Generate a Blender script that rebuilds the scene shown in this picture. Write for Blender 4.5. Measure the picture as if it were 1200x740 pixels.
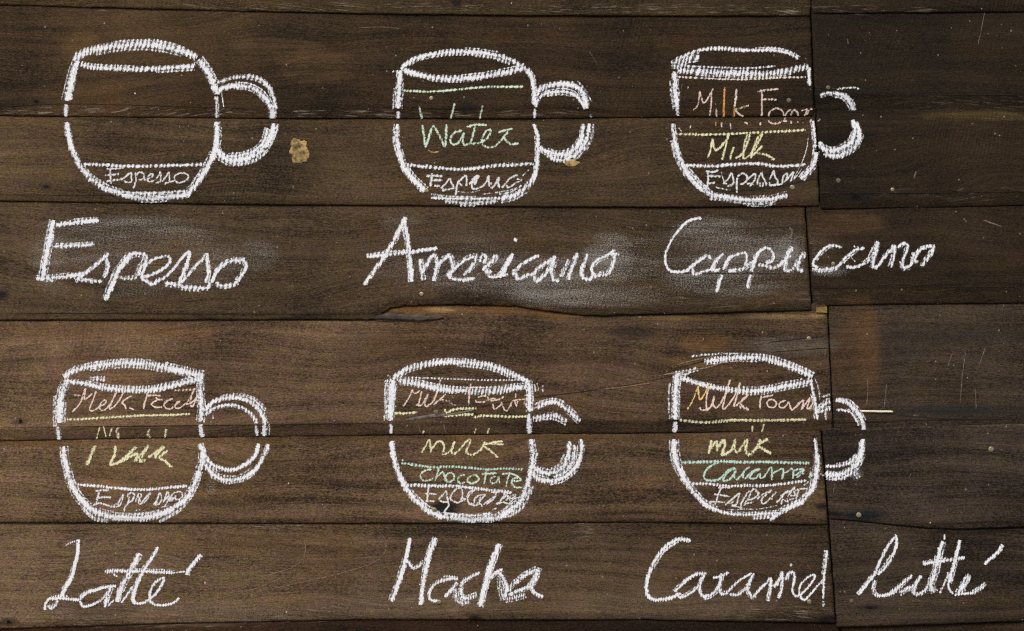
import bpy, math, random
from mathutils import Vector, noise as mnoise

# ------------------------------------------------------------------ start clean
for o in list(bpy.data.objects):
    bpy.data.objects.remove(o, do_unlink=True)
SC = bpy.context.scene
COL = SC.collection
random.seed(7)

# ------------------------------------------------------------------ camera
S = 0.00125            # metres per photograph pixel on the wall (1200 px = 1.5 m)
ZC = 1.40              # height of the picture's centre above the ground
D = 2.60               # camera distance
cam = bpy.data.objects.new('camera', bpy.data.cameras.new('camera'))
COL.objects.link(cam)
cam.location = (0, -D, ZC)
cam.rotation_euler = (math.radians(90), 0, 0)
cam.data.sensor_fit = 'HORIZONTAL'
cam.data.sensor_width = 36
cam.data.lens = 36 * D / (1200 * S)
cam.data.clip_start = 0.05
cam.data.clip_end = 500
SC.camera = cam

# ------------------------------------------------------------------ sky, sun, exposure
SUN_EL, SUN_ROT = math.radians(52), math.radians(205)   # high, in front of the wall, a little to the left
w = bpy.data.worlds.new('World')
SC.world = w
w.use_nodes = True
nt = w.node_tree
nt.nodes.clear()
sky = nt.nodes.new('ShaderNodeTexSky')
sky.sky_type = 'NISHITA'
sky.sun_disc = False
sky.sun_elevation = SUN_EL
sky.sun_rotation = SUN_ROT
sky.dust_density = 6.0
sky.air_density = 1.0
sky.ozone_density = 1.0
bg = nt.nodes.new('ShaderNodeBackground')
bg.inputs['Strength'].default_value = 0.10
wo = nt.nodes.new('ShaderNodeOutputWorld')
nt.links.new(sky.outputs[0], bg.inputs[0])
nt.links.new(bg.outputs[0], wo.inputs[0])
sl = bpy.data.lights.new('sun', 'SUN')
sl.energy = 1.3
sl.angle = math.radians(18)
sl.color = (1.0, 0.95, 0.88)
sun = bpy.data.objects.new('sun', sl)
COL.objects.link(sun)
sd = Vector((math.sin(SUN_ROT) * math.cos(SUN_EL), math.cos(SUN_ROT) * math.cos(SUN_EL), math.sin(SUN_EL)))
sun.rotation_euler = sd.to_track_quat('Z', 'Y').to_euler()
sun.location = sd * 6
SC.view_settings.view_transform = 'Standard'
SC.view_settings.look = 'None'
SC.view_settings.gamma = 1
SC.view_settings.exposure = 0.55
SC.render.engine = 'CYCLES'
SC.cycles.transparent_max_bounces = 24
SC.cycles.use_denoising = False
SC.cycles.filter_width = 1.3
SC.render.resolution_x, SC.render.resolution_y = 1024, 631

# ------------------------------------------------------------------ node helpers
class N:
    def __init__(s, name):
        s.m = bpy.data.materials.new(name)
        s.m.use_nodes = True
        s.t = s.m.node_tree
        s.t.nodes.clear()
    def n(s, typ, **kw):
        x = s.t.nodes.new(typ)
        for k, v in kw.items():
            setattr(x, k, v)
        return x
    def put(s, sock, v):
        if isinstance(v, bpy.types.NodeSocket):
            s.t.links.new(v, sock)
        else:
            sock.default_value = v
    def math(s, op, a, b=0.0, c=0.0, clamp=False):
        x = s.n('ShaderNodeMath', operation=op, use_clamp=clamp)
        s.put(x.inputs[0], a); s.put(x.inputs[1], b); s.put(x.inputs[2], c)
        return x.outputs[0]
    def vmul(s, a, v):
        x = s.n('ShaderNodeVectorMath', operation='MULTIPLY')
        s.put(x.inputs[0], a); s.put(x.inputs[1], v)
        return x.outputs[0]
    def vadd(s, a, v):
        x = s.n('ShaderNodeVectorMath', operation='ADD')
        s.put(x.inputs[0], a); s.put(x.inputs[1], v)
        return x.outputs[0]
    def noise(s, vec, scale, detail=3.0, rough=0.55, dist=0.0, col=False):
        x = s.n('ShaderNodeTexNoise')
        s.put(x.inputs['Vector'], vec)
        x.inputs['Scale'].default_value = scale
        x.inputs['Detail'].default_value = detail
        x.inputs['Roughness'].default_value = rough
        x.inputs['Distortion'].default_value = dist
        return x.outputs['Color' if col else 'Fac']
    def ramp(s, v, lo, hi, a=0.0, b=1.0):
        x = s.n('ShaderNodeMapRange', interpolation_type='SMOOTHSTEP')
        s.put(x.inputs['Value'], v)
        s.put(x.inputs['From Min'], lo); s.put(x.inputs['From Max'], hi)
        s.put(x.inputs['To Min'], a); s.put(x.inputs['To Max'], b)
        return x.outputs['Result']
    def mix(s, f, a, b, typ='MIX'):
        x = s.n('ShaderNodeMix', data_type='RGBA', blend_type=typ)
        s.put(x.inputs['Factor'], f)
        s.put(x.inputs[6], a); s.put(x.inputs[7], b)
        return x.outputs[2]
    def attr(s, name):
        return s.n('ShaderNodeAttribute', attribute_name=name)
    def sep(s, v):
        x = s.n('ShaderNodeSeparateXYZ')
        s.put(x.inputs[0], v)
        return x.outputs
    def ribs(s):
        """saw marks across the boards: shared by the wood and by the chalk that skips over them"""
        pos = s.n('ShaderNodeNewGeometry').outputs['Position']
        x, y, z = s.sep(pos)
        wob = s.noise(s.vmul(pos, (1, 0, 0.35)), 26.0, 2.0)
        wob2 = s.noise(s.vmul(pos, (1, 0, 0.5)), 3.0, 1.0)
        f = 1 / (4.7 * S)
        for yb, fa, fb in ((372, 4.7, 4.0), (512, 4.0, 3.6), (613, 3.6, 2.9)):
            f = s.math('ADD', f, s.math('MULTIPLY', s.math('LESS_THAN', z, ZC + (370 - yb) * S), (1 / fb - 1 / fa) / S))
        ph = s.math('ADD', s.math('MULTIPLY', x, f), s.math('MULTIPLY', z, -36.0))
        ph = s.math('ADD', ph, s.math('MULTIPLY', wob, 3.3))
        ph = s.math('ADD', ph, s.math('MULTIPLY', wob2, 9.0))
        r = s.math('SINE', s.math('MULTIPLY', ph, 2 * math.pi))
        return pos, s.math('MULTIPLY_ADD', r, 0.5, 0.5)

RGBA = lambda c: (c[0], c[1], c[2], 1.0)

# ------------------------------------------------------------------ wood
def wood_material():
    k = N('weathered_wood')
    pos, rib = k.ribs()
    seed = k.attr('seed').outputs['Vector']
    tint = k.attr('tint').outputs['Color']
    st = k.attr('stain')
    lp = k.vadd(pos, seed)
    # gentle cathedral bend of the grain
    bend = k.noise(k.vmul(lp, (1.0, 1, 3.0)), 1.5, 2.0)
    z_bend = k.math('MULTIPLY', bend, 0.16)
    cb = k.n('ShaderNodeCombineXYZ')
    k.put(cb.inputs[2], z_bend)
    gp = k.vadd(lp, cb.outputs[0])
    g1 = k.noise(k.vmul(gp, (1.3, 1, 62)), 1.0, 5.0, 0.6)          # broad streaks
    g2 = k.noise(k.vmul(gp, (9.0, 1, 520)), 1.0, 5.0, 0.7)          # fine fibres
    g3 = k.noise(k.vmul(gp, (34.0, 1, 900)), 1.0, 4.0, 0.7)         # short pores
    blot = k.noise(lp, 3.2, 4.0, 0.6)
    blot2 = k.noise(k.vmul(lp, (1, 1, 2.6)), 7.5, 5.0, 0.65)
    mott = k.noise(lp, 190.0, 4.0, 0.7)
    f = k.math('MULTIPLY_ADD', g1, 0.95, 0.10)
    f = k.math('ADD', f, k.math('MULTIPLY', k.math('SUBTRACT', g2, 0.5), 1.0))
    f = k.math('ADD', f, k.math('MULTIPLY', k.math('SUBTRACT', g3, 0.5), 0.55))
    f = k.math('ADD', f, k.math('MULTIPLY', k.math('SUBTRACT', blot, 0.5), 1.5))
    f = k.math('ADD', f, k.math('MULTIPLY', k.math('SUBTRACT', mott, 0.5), 0.6))
    fine = k.noise(k.vmul(lp, (0.45, 1, 1.4)), 700.0, 2.0, 0.65)
    f = k.math('ADD', f, k.math('MULTIPLY', k.math('SUBTRACT', fine, 0.5), 1.6))
    f = k.math('MAXIMUM', k.math('MULTIPLY_ADD', f, 2.3, -0.32), 0.16)
    fc = k.n('ShaderNodeCombineXYZ')
    for i in range(3):
        k.put(fc.inputs[i], f)
    base = k.vmul(tint, fc.outputs[0])
    # small drifts of hue, olive to plum
    hue = k.ramp(k.noise(k.vadd(k.vmul(lp, (1, 1, 2.0)), (2.2, 0, 7.7)), 36.0, 3.0, 0.6), 0.35, 0.65)
    base = k.vmul(base, k.mix(hue, (1.0, 1.04, 0.86, 1), (1.03, 0.95, 1.10, 1)))
    # browner / rustier patches
    rust = k.ramp(blot2, 0.52, 0.74)
    base = k.mix(k.math('MULTIPLY', rust, 0.55), base, k.vmul(base, (1.38, 1.06, 0.72)))
    cool = k.ramp(k.noise(k.vadd(lp, (4.3, 0, 9.1)), 5.0, 4.0), 0.55, 0.75)
    base = k.mix(k.math('MULTIPLY', cool, 0.45), base, k.vmul(base, (0.68, 0.72, 0.76)))
    # pale worn fibres along the saw marks
    wear = k.ramp(k.noise(k.vmul(lp, (1, 1, 2.2)), 5.5, 5.0, 0.65), 0.50, 0.72)
    fib = k.ramp(k.math('ADD', k.math('MULTIPLY', rib, 0.04), k.noise(k.vmul(lp, (210, 1, 560)), 1.0, 3.0, 0.7)), 0.52, 0.74)
    fm = k.math('MULTIPLY', fib, k.math('MULTIPLY_ADD', wear, 0.42, 0.16))
    base = k.mix(fm, base, k.vadd(k.vmul(base, (3.0, 2.9, 2.7)), (0.020, 0.017, 0.013)))
    fib2 = k.ramp(k.noise(k.vmul(gp, (26, 1, 420)), 1.0, 4.0, 0.75), 0.53, 0.66)
    wgrain = k.attr('worn').outputs['Fac']
    base = k.mix(k.math('MULTIPLY', fib2, wgrain), base, (0.34, 0.29, 0.23, 1))
    # stains, knots (a shape of their own, from the mesh)
    sa = st.outputs['Alpha']
    sm = k.math('MULTIPLY', sa, k.math('MAXIMUM', k.ramp(k.math('ADD', k.math('MULTIPLY', blot2, 0.5), k.math('MULTIPLY', g2, 0.5)), 0.36, 0.60, 0.25, 1.0), k.ramp(sa, 0.75, 1.0)), clamp=True)
    base = k.mix(sm, base, k.mix(0.45, st.outputs['Color'], k.vmul(k.vmul(st.outputs['Color'], fc.outputs[0]), (1.2, 1.2, 1.2))))
    # tiny specks of chalk and lime caught in the grain
    vo = k.n('ShaderNodeTexVoronoi')
    k.put(vo.inputs['Vector'], k.vmul(lp, (1, 0.0, 0.8)))
    vo.inputs['Scale'].default_value = 150
    vx = k.sep(vo.outputs['Color'])[0]
    rad = k.math('MULTIPLY', k.math('SUBTRACT', vx, 0.88), 1.5)
    spk = k.math('LESS_THAN', vo.outputs['Distance'], rad)
    base = k.mix(k.math('MULTIPLY', spk, 0.45), base, (0.42, 0.38, 0.31, 1))
    vo2 = k.n('ShaderNodeTexVoronoi')
    k.put(vo2.inputs['Vector'], k.vmul(lp, (1, 0.0, 0.9)))
    vo2.inputs['Scale'].default_value = 42
    vx2 = k.sep(vo2.outputs['Color'])[0]
    spk2 = k.math('LESS_THAN', vo2.outputs['Distance'], k.math('MULTIPLY', k.math('SUBTRACT', vx2, 0.93), 1.25))
    base = k.mix(k.math('MULTIPLY', spk2, 0.8), base, (0.70, 0.66, 0.56, 1))
    b = k.n('ShaderNodeBsdfPrincipled')
    k.put(b.inputs['Base Color'], base)
    k.put(b.inputs['Roughness'], k.math('MULTIPLY_ADD', g2, 0.30, 0.52))
    b.inputs['Specular IOR Level'].default_value = 0.13
    patch = k.ramp(k.noise(k.vadd(lp, (1.7, 0, 3.1)), 5.0, 4.0, 0.65), 0.50, 0.68)
    h = k.math('MULTIPLY', rib, k.math('MULTIPLY_ADD', patch, 0.50, 0.03))
    h = k.math('ADD', h, k.math('MULTIPLY', fine, 1.1))
    h = k.math('ADD', h, k.math('MULTIPLY', g2, 0.8))
    h = k.math('ADD', h, k.math('MULTIPLY', mott, 0.9))
    h = k.math('ADD', h, k.math('MULTIPLY', g3, 0.5))
    bp = k.n('ShaderNodeBump')
    bp.inputs['Strength'].default_value = 0.55
    bp.inputs['Distance'].default_value = 0.0012
    k.put(bp.inputs['Height'], h)
    k.put(b.inputs['Normal'], bp.outputs[0])
    o = k.n('ShaderNodeOutputMaterial')
    k.t.links.new(b.outputs[0], o.inputs[0])
    return k.m

def chalk_material():
    """powdery chalk: colour, pressure and direction come with each stroke; the saw marks and pores break it up"""
    k = N('chalk')
    pos, rib = k.ribs()
    col = k.attr('chalk').outputs['Color']
    dn, rw, u = k.sep(k.attr('press').outputs['Vector'])
    n1 = k.noise(k.vmul(pos, (1, 0, 0.65)), 400.0, 4.0, 0.8)
    n2 = k.noise(k.vmul(pos, (1, 0, 0.7)), 210.0, 4.0, 0.75)
    fall = k.math('SUBTRACT', 1.0, k.math('POWER', k.math('ABSOLUTE', u), 1.35))
    v = k.math('MULTIPLY', k.math('MULTIPLY', dn, 1.42), fall)
    v = k.math('ADD', v, k.math('MULTIPLY', k.math('SUBTRACT', n1, 0.5), 4.6))
    v = k.math('ADD', v, k.math('MULTIPLY', k.math('SUBTRACT', n2, 0.5), 2.2))
    drift = k.ramp(k.noise(k.vmul(pos, (1, 0, 1)), 17.0, 2.0), 0.36, 0.62, 0.45, 1.15)
    rib = k.math('ADD', rib, k.math('MULTIPLY', k.math('SUBTRACT', n2, 0.5), 1.3))
    rt = k.math('MULTIPLY', k.math('SUBTRACT', rib, 0.52), k.math('MULTIPLY_ADD', rw, 1.15, 0.18))
    v = k.math('ADD', v, k.math('MULTIPLY', rt, drift))
    a = k.ramp(v, 0.36, 1.0)
    a = k.math('MAXIMUM', a, k.math('MULTIPLY', k.math('MULTIPLY', fall, dn), k.ramp(n1, 0.40, 0.62, 0.04, 0.40)))
    a = k.math('MULTIPLY', a, 0.97)
    b = k.n('ShaderNodeBsdfPrincipled')
    tone = k.math('MULTIPLY_ADD', n1, 0.5, 0.75)
    tc = k.n('ShaderNodeCombineXYZ')
    for i in range(3):
        k.put(tc.inputs[i], tone)
    k.put(b.inputs['Base Color'], k.vmul(col, tc.outputs[0]))
    b.inputs['Roughness'].default_value = 0.95
    b.inputs['Specular IOR Level'].default_value = 0.1
    bp = k.n('ShaderNodeBump')
    bp.inputs['Strength'].default_value = 0.5
    bp.inputs['Distance'].default_value = 0.0008
    k.put(bp.inputs['Height'], n1)
    k.put(b.inputs['Normal'], bp.outputs[0])
    tr = k.n('ShaderNodeBsdfTransparent')
    mx = k.n('ShaderNodeMixShader')
    k.put(mx.inputs[0], a)
    k.t.links.new(tr.outputs[0], mx.inputs[1])
    k.t.links.new(b.outputs[0], mx.inputs[2])
    o = k.n('ShaderNodeOutputMaterial')
    k.t.links.new(mx.outputs[0], o.inputs[0])
    return k.m

def dust_material():
    """rubbed chalk dust lying in the pores of the wood"""
    k = N('chalk_dust')
    pos, rib = k.ribs()
    dn = k.attr('press').outputs['Vector']
    dn = k.sep(dn)[0]
    n1 = k.noise(k.vmul(pos, (0.7, 0, 1.1)), 620.0, 3.0, 0.75)
    n2 = k.noise(k.vmul(pos, (0.22, 0, 1.9)), 30.0, 5.0, 0.68)
    v = k.math('ADD', k.math('MULTIPLY', k.math('SUBTRACT', n1, 0.5), 4.0), k.math('MULTIPLY', k.math('SUBTRACT', n2, 0.5), 1.9))
    v = k.math('ADD', v, dn)
    v = k.math('ADD', v, k.math('MULTIPLY', k.math('SUBTRACT', rib, 0.5), 0.10))
    a = k.math('MULTIPLY', k.ramp(v, 0.24, 1.40), 0.47)
    a = k.math('MULTIPLY', a, k.ramp(dn, 0.0, 0.45))
    b = k.n('ShaderNodeBsdfPrincipled')
    b.inputs['Base Color'].default_value = (0.52, 0.52, 0.50, 1)
    b.inputs['Roughness'].default_value = 0.95
    b.inputs['Specular IOR Level'].default_value = 0.1
    tr = k.n('ShaderNodeBsdfTransparent')
    mx = k.n('ShaderNodeMixShader')
    k.put(mx.inputs[0], a)
    k.t.links.new(tr.outputs[0], mx.inputs[1])
    k.t.links.new(b.outputs[0], mx.inputs[2])
    o = k.n('ShaderNodeOutputMaterial')
    k.t.links.new(mx.outputs[0], o.inputs[0])
    return k.m

def simple(name, c, rough=0.6, metal=0.0, var=0.5, scale=260.0):
    k = N(name)
    pos = k.n('ShaderNodeNewGeometry').outputs['Position']
    n1 = k.noise(pos, scale, 4.0, 0.65)
    b = k.n('ShaderNodeBsdfPrincipled')
    lo = tuple(x * (1 - var) for x in c)
    hi = tuple(min(1, x * (1 + var)) for x in c)
    k.put(b.inputs['Base Color'], k.mix(k.ramp(n1, 0.3, 0.7), RGBA(lo), RGBA(hi)))
    b.inputs['Roughness'].default_value = rough
    b.inputs['Metallic'].default_value = metal
    bp = k.n('ShaderNodeBump')
    bp.inputs['Strength'].default_value = 0.4
    bp.inputs['Distance'].default_value = 0.0006
    k.put(bp.inputs['Height'], n1)
    k.put(b.inputs['Normal'], bp.outputs[0])
    o = k.n('ShaderNodeOutputMaterial')
    k.t.links.new(b.outputs[0], o.inputs[0])
    return k.m

M_WOOD = wood_material()
M_CHALK = chalk_material()
M_DUST = dust_material()
M_BACK = simple('backing_felt', (0.012, 0.010, 0.008), 0.9)
M_NAIL = simple('nail_steel', (0.30, 0.26, 0.16), 0.45, 0.6, 0.4, 500)
M_DULL = simple('nail_dull', (0.13, 0.11, 0.07), 0.6, 0.4, 0.4, 500)
M_CRACK = simple('crack_dirt', (0.008, 0.007, 0.006), 0.95)
M_PUTTY = simple('putty', (0.27, 0.19, 0.07), 0.85, 0, 0.75, 110)
M_STICK = simple('bare_wood', (0.72, 0.66, 0.52), 0.7, 0, 0.15)
M_WEDGE = simple('ochre_wood', (0.20, 0.13, 0.028), 0.75, 0, 0.4)
M_SPLINT = simple('grey_splinter', (0.115, 0.098, 0.080), 0.8, 0, 0.6, 120)
M_FIBRE = simple('pale_grain', (0.16, 0.105, 0.058), 0.8, 0, 0.7, 300)
M_DARKSPL = simple('dark_splinter', (0.042, 0.030, 0.020), 0.8, 0, 0.6, 140)
M_SCRATCH = simple('scratch_fibre', (0.12, 0.10, 0.075), 0.8, 0, 0.7, 300)

# ------------------------------------------------------------------ tagging
def tag(o, label=None, cat=None, group=None, kind=None):
    for a, v in (('label', label), ('category', cat), ('group', group), ('kind', kind)):
        if v:
            o[a] = v
    return o

def link(name, verts, faces, mat, parent=None, smooth=False):
    me = bpy.data.meshes.new(name)
    me.from_pydata(verts, [], faces)
    me.materials.append(mat)
    if smooth:
        me.polygons.foreach_set('use_smooth', [True] * len(me.polygons))
    me.update()
    o = bpy.data.objects.new(name, me)
    COL.objects.link(o)
    if parent:
        o.parent = parent
        o.matrix_parent_inverse = parent.matrix_world.inverted() if False else o.matrix_parent_inverse
    return o

def lerp(a, b, t):
    return a + (b - a) * t

def poly(pts):
    def f(x):
        if x <= pts[0][0]:
            return pts[0][1]
        for (x0, y0), (x1, y1) in zip(pts, pts[1:]):
            if x <= x1:
                return lerp(y0, y1, (x - x0) / (x1 - x0))
        return pts[-1][1]
    return f

# ------------------------------------------------------------------ the boards, in photograph pixels on the wall
# each course: lower edge of the left board, lower edge of the right board, joint x at its top and bottom
BOTL = [
    poly([(0, 7), (110, 9.5), (300, 14.5), (430, 17), (600, 19), (780, 20), (950, 19.5)]),
    poly([(0, 137), (150, 138.5), (300, 140), (600, 140.5), (790, 138.5), (950, 137)]),
    poly([(0, 236.5), (150, 239), (300, 241), (430, 241.5), (600, 243), (800, 244), (950, 242.5)]),
    poly([(0, 376.5), (200, 376), (400, 376), (438, 375.5), (447, 369.5), (458, 362), (474, 359), (540, 358.2), (605, 360), (622, 363), (650, 366.5), (692, 371), (800, 369), (950, 365)]),
    poly([(0, 518), (160, 515), (300, 513.5), (450, 511), (600, 510), (800, 508), (975, 507)]),
    poly([(0, 613.5), (300, 614.2), (500, 614), (700, 613), (850, 614), (970, 616)]),
    poly([(0, 738), (100, 735), (200, 731.5), (300, 729.5), (430, 727), (600, 727.5), (740, 727), (970, 731)]),
    poly([(0, 850), (1200, 850)]),
]
BOTR = [
    poly([(950, 17), (1000, 16.5), (1200, 15)]),
    poly([(957, 130.5), (1100, 131), (1200, 131)]),
    poly([(960, 246.5), (1060, 245), (1200, 242)]),
    poly([(950, 359.5), (1060, 357.5), (1200, 356.5)]),
    poly([(976, 510.5), (990, 513), (1012, 512.8), (1035, 510), (1100, 508.5), (1200, 506)]),
    poly([(968, 609), (1000, 611), (1040, 615.5), (1085, 620), (1130, 621), (1200, 619)]),
    poly([(978, 736), (1060, 734), (1200, 729)]),
    poly([(900, 850), (1300, 850)]),
]
JT = [(952, -110), (950, 20), (955.5, 137), (943, 243), (969.5, 361), (962.5, 511), (970, 614), (985, 733)]
JB = [(950.5, 20), (955, 138), (961, 247), (952.5, 367), (977, 512), (971, 615), (980.5, 735), (986, 850)]
def joint(r, y):
    (x0, y0), (x1, y1) = JT[r], JB[r]
    return lerp(x0, x1, min(1.2, max(-0.2, (y - y0) / (y1 - y0))))
def bot(r, side, x):
    return (BOTL if side == 0 else BOTR)[r](x)
def top(r, side, x):
    if r == 0:
        return -120
    a = bot(r - 1, 0, x) if x < 955 else bot(r - 1, 1, x)
    if r - 1 == 3 and 430 < x < 700:
        a = min(a, 374)
    return a

GAP = 0.85
BAND = {(0, 0): 9, (1, 0): 13, (1, 1): 19, (2, 0): 8, (2, 1): 19, (3, 0): 9, (3, 1): 22, (4, 0): 15, (4, 1): 17, (5, 0): 6, (5, 1): 8, (6, 0): 8, (6, 1): 8}
OFF = {(0, 1): 0.0006, (1, 1): 0.0010, (2, 1): 0.0014, (3, 1): 0.0008, (4, 1): -0.0014, (5, 1): 0.0012, (6, 1): 0.0013, (7, 1): -.0008}
LIP = 0.0034
def depth(r, side, x, y):
    """how far the face of a board stands out towards the viewer"""
    tp, bt = top(r, side, x), bot(r, side, x)
    t = (y - tp) / max(20, bt - tp)
    h = 0.0016 + LIP * min(1.05, max(-0.15, t)) + OFF.get((r, side), 0)
    h += 0.0009 * mnoise.noise(Vector((x * 0.006 + r * 7, y * 0.02, side * 3 + 1.5)))
    h += 0.00035 * mnoise.noise(Vector((x * 0.03, y * 0.07, r * 3.3)))
    b = BAND.get((r, side), 8)
    d = bt - y
    if d < b:
        h -= 0.00022 * b * (1 - d / b) * 0.75 + 0.0004 * min(1, (b - d) / 1.5)
    if d < 2:
        h -= 0.0007 * (1 - max(0, d) / 2) ** 2
    return h

def world(x, y, h):
    """a point of the wall, h metres in front of its plane"""
    k = (D - h) / D
    return ((x - 600) * S * k, -h, ZC + (370 - y) * S * k)

def plank_at(x, y):
    for r in range(8):
        side = 0 if x < joint(r, y) else 1
        if y <= bot(r, side, x):
            return r, side
    return 7, 1

# base colour of each board (linear)
TINT = {
    (0, 0): (0.0435, 0.0290, 0.0119), (0, 1): (0.0169, 0.0106, 0.0046),
    (1, 0): (0.0388, 0.0233, 0.0098), (1, 1): (0.0146, 0.0095, 0.0044),
    (2, 0): (0.0590, 0.0388, 0.0194), (2, 1): (0.0179, 0.0112, 0.0049),
    (3, 0): (0.0622, 0.0414, 0.0221), (3, 1): (0.0200, 0.0126, 0.0063),
    (4, 0): (0.0955, 0.0608, 0.0348), (4, 1): (0.0406, 0.0293, 0.0193),
    (5, 0): (0.1112, 0.0720, 0.0404), (5, 1): (0.0420, 0.0306, 0.0219),
    (6, 0): (0.1012, 0.0675, 0.0388), (6, 1): (0.0400, 0.0290, 0.0195),
    (7, 0): (0.0239, 0.0118, 0.0056), (7, 1): (0.0339, 0.0213, 0.0120),
}
# stains: x, y, radius x, radius y, colour, strength, core exponent
BLK = (0.011, 0.009, 0.008)
STAINS = [
    (43, 120, 8, 6, BLK, 0.8), (43, 120, 3.4, 3.0, (0.002, 0.002, 0.002), 1.5), (42, 131, 3, 3, BLK, 1.2),
    (54, 218, 9, 5, BLK, 0.8), (54, 219, 3.6, 2.6, (0.004, 0.004, 0.004), 1.3),
    (24, 495, 11, 5, BLK, 0.8), (24, 494, 2.4, 5, (0.003, 0.003, 0.003), 1.5), (2, 346, 9, 7, BLK, 0.9),
    (548, 126, 17, 6, BLK, 1.0), (10, 729, 14, 5, BLK, 0.8), (10, 729, 4, 2.5, (0.003, 0.003, 0.003), 1.5),
    (557, 724, 11, 6, BLK, 0.9), (557, 723, 2.4, 2.6, (0.003, 0.003, 0.003), 1.6),
    (1003, 231, 34, 8, (0.010, 0.010, 0.011), 0.85), (1003, 231, 6, 5, (0.004, 0.004, 0.004), 1.3),
    (1019, 712, 18, 5, BLK, 0.9), (1019, 713, 4, 2.5, (0.003, 0.003, 0.003), 1.5),
    (1012, 604, 34, 9, (0.012, 0.014, 0.018), 1.0), (978, 603, 14, 6, BLK, 0.9), (522, 596, 24, 14, BLK, 1.0),
    (963, 593, 10, 5, BLK, 1.0), (968, 726, 14, 7, BLK, 1.1), (535, 4, 6, 5, BLK, 1.2),
    (740, 391, 34, 9, (0.016, 0.014, 0.011), 0.75), (1058, 414, 4, 2.5, (0.004, 0.004, 0.004), 1.3), (1050, 414, 40, 18, (0.022, 0.020, 0.017), .55),
    (1000, 365, 3, 3, (0.004, 0.004, 0.004), 1.3), (1120, 392, 110, 14, (0.024, 0.021, 0.017), 0.7), (1125, 482, 130, 11, (0.021, 0.019, 0.016), 0.85),
    (1010, 105, 22, 6, BLK, 0.9), (960, 108, 10, 5, BLK, .7),
    # honest brown and orange wood
    (1004, 425, 36, 90, (0.078, 0.043, 0.019), 0.75), (1018, 410, 16, 60, (0.092, 0.047, 0.019), .6),
    (990, 262, 55, 16, (0.085, 0.048, 0.020), 0.6), (960, 290, 26, 34, (0.070, 0.040, 0.018), 0.5),
    (95, 55, 26, 26, (0.100, 0.058, 0.022), 0.50), (370, 78, 52, 26, (0.100, 0.058, 0.022), 0.55), (320, 55, 60, 12, (0.090, 0.055, 0.022), 0.35),
    (495, 364, 55, 8, (0.135, 0.070, 0.023), 1.1), (590, 364, 80, 8, (0.120, 0.064, 0.024), 1.0), (655, 370, 40, 6, (0.120, 0.066, 0.025), 1.0), (516, 363, 20, 4, (0.26, 0.17, 0.07), 1.0),
    (25, 144, 60, 6, (0.085, 0.050, 0.018), 0.7), (560, 145, 250, 6, (0.065, 0.038, 0.014), 0.6), (1150, 136, 90, 7, (0.080, 0.055, 0.018), 0.7),
    (910, 372, 62, 4.5, (0.170, 0.115, 0.055), 0.9), (800, 373, 80, 3.5, (0.130, 0.080, 0.032), 0.8), (958, 370, 12, 4, (0.25, .16, .06), 1),
    (825, 401, 34, 14, (0.130, 0.070, 0.025), 0.7), (810, 424, 48, 8, (0.120, 0.070, 0.026), 0.7), (930, 405, 62, 13, (0.085, 0.074, 0.060), 0.75),
    (70, 520, 120, 5, (0.115, 0.062, 0.020), 0.8), (300, 518, 190, 4.5, (0.100, 0.055, 0.018), 0.7), (600, 514, 330, 4.5, (0.085, 0.046, 0.016), 0.7),
    (120, 388, 160, 10, (0.120, 0.066, 0.025), 0.5), (480, 398, 60, 26, (0.105, 0.058, 0.022), 0.45), (250, 560, 120, 40, (0.100, 0.060, 0.024), 0.40),
    (250, 636, 110, 16, (0.115, 0.062, 0.024), 0.5), (380, 650, 60, 44, (0.105, 0.058, 0.024), 0.45), (590, 640, 60, 20, (0.100, 0.058, 0.024), 0.4),
    (200, 720, 190, 16, (0.120, 0.086, 0.055), 0.45), (480, 705, 130, 22, (0.105, 0.078, 0.050), 0.45), (780, 708, 160, 22, (0.105, 0.078, 0.052), 0.4),
    (930, 241, 26, 3.5, (0.100, 0.040, 0.020), 0.7), (540, 483, 40, 7, (0.13, 0.075, 0.028), 0.8), (610, 470, 60, 6, (0.12, 0.07, 0.026), 0.7),
]
WORN = [(150, 131, 260, 7, 0.85), (430, 134, 200, 6, 0.7), (620, 134, 90, 5, 0.5), (330, 9, 330, 7, 0.55), (760, 11, 180, 7, 0.7), (920, 13, 60, 7, 0.9), (1010, 12, 120, 6, 0.5),
        (200, 722, 230, 16, 0.55), (480, 712, 160, 16, 0.45), (1150, 120, 140, 10, 0.15), (1130, 228, 130, 9, 0.2), (870, 350, 150, 14, 0.3), (80, 666, 200, 40, 0.25),
        (330, 617, 40, 4, 0.9), (680, 622, 16, 12, 0.7), (930, 405, 60, 12, 0.4), (900, 720, 90, 10, .6), (60, 300, 200, 60, .12)]

wall = link('wall', [(-1.3, 0.035, ZC - 0.75), (1.3, 0.035, ZC - 0.75), (1.3, 0.035, ZC + 0.75), (-1.3, 0.035, ZC + 0.75),
                     (-1.3, 0.10, ZC - 0.75), (1.3, 0.10, ZC - 0.75), (1.3, 0.10, ZC + 0.75), (-1.3, 0.10, ZC + 0.75)],
            [(0, 1, 2, 3), (4, 7, 6, 5), (0, 4, 5, 1), (1, 5, 6, 2), (2, 6, 7, 3), (3, 7, 4, 0)], M_BACK)
tag(wall, 'dark backing wall behind the boards, seen only in the black gaps', kind='structure')

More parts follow.
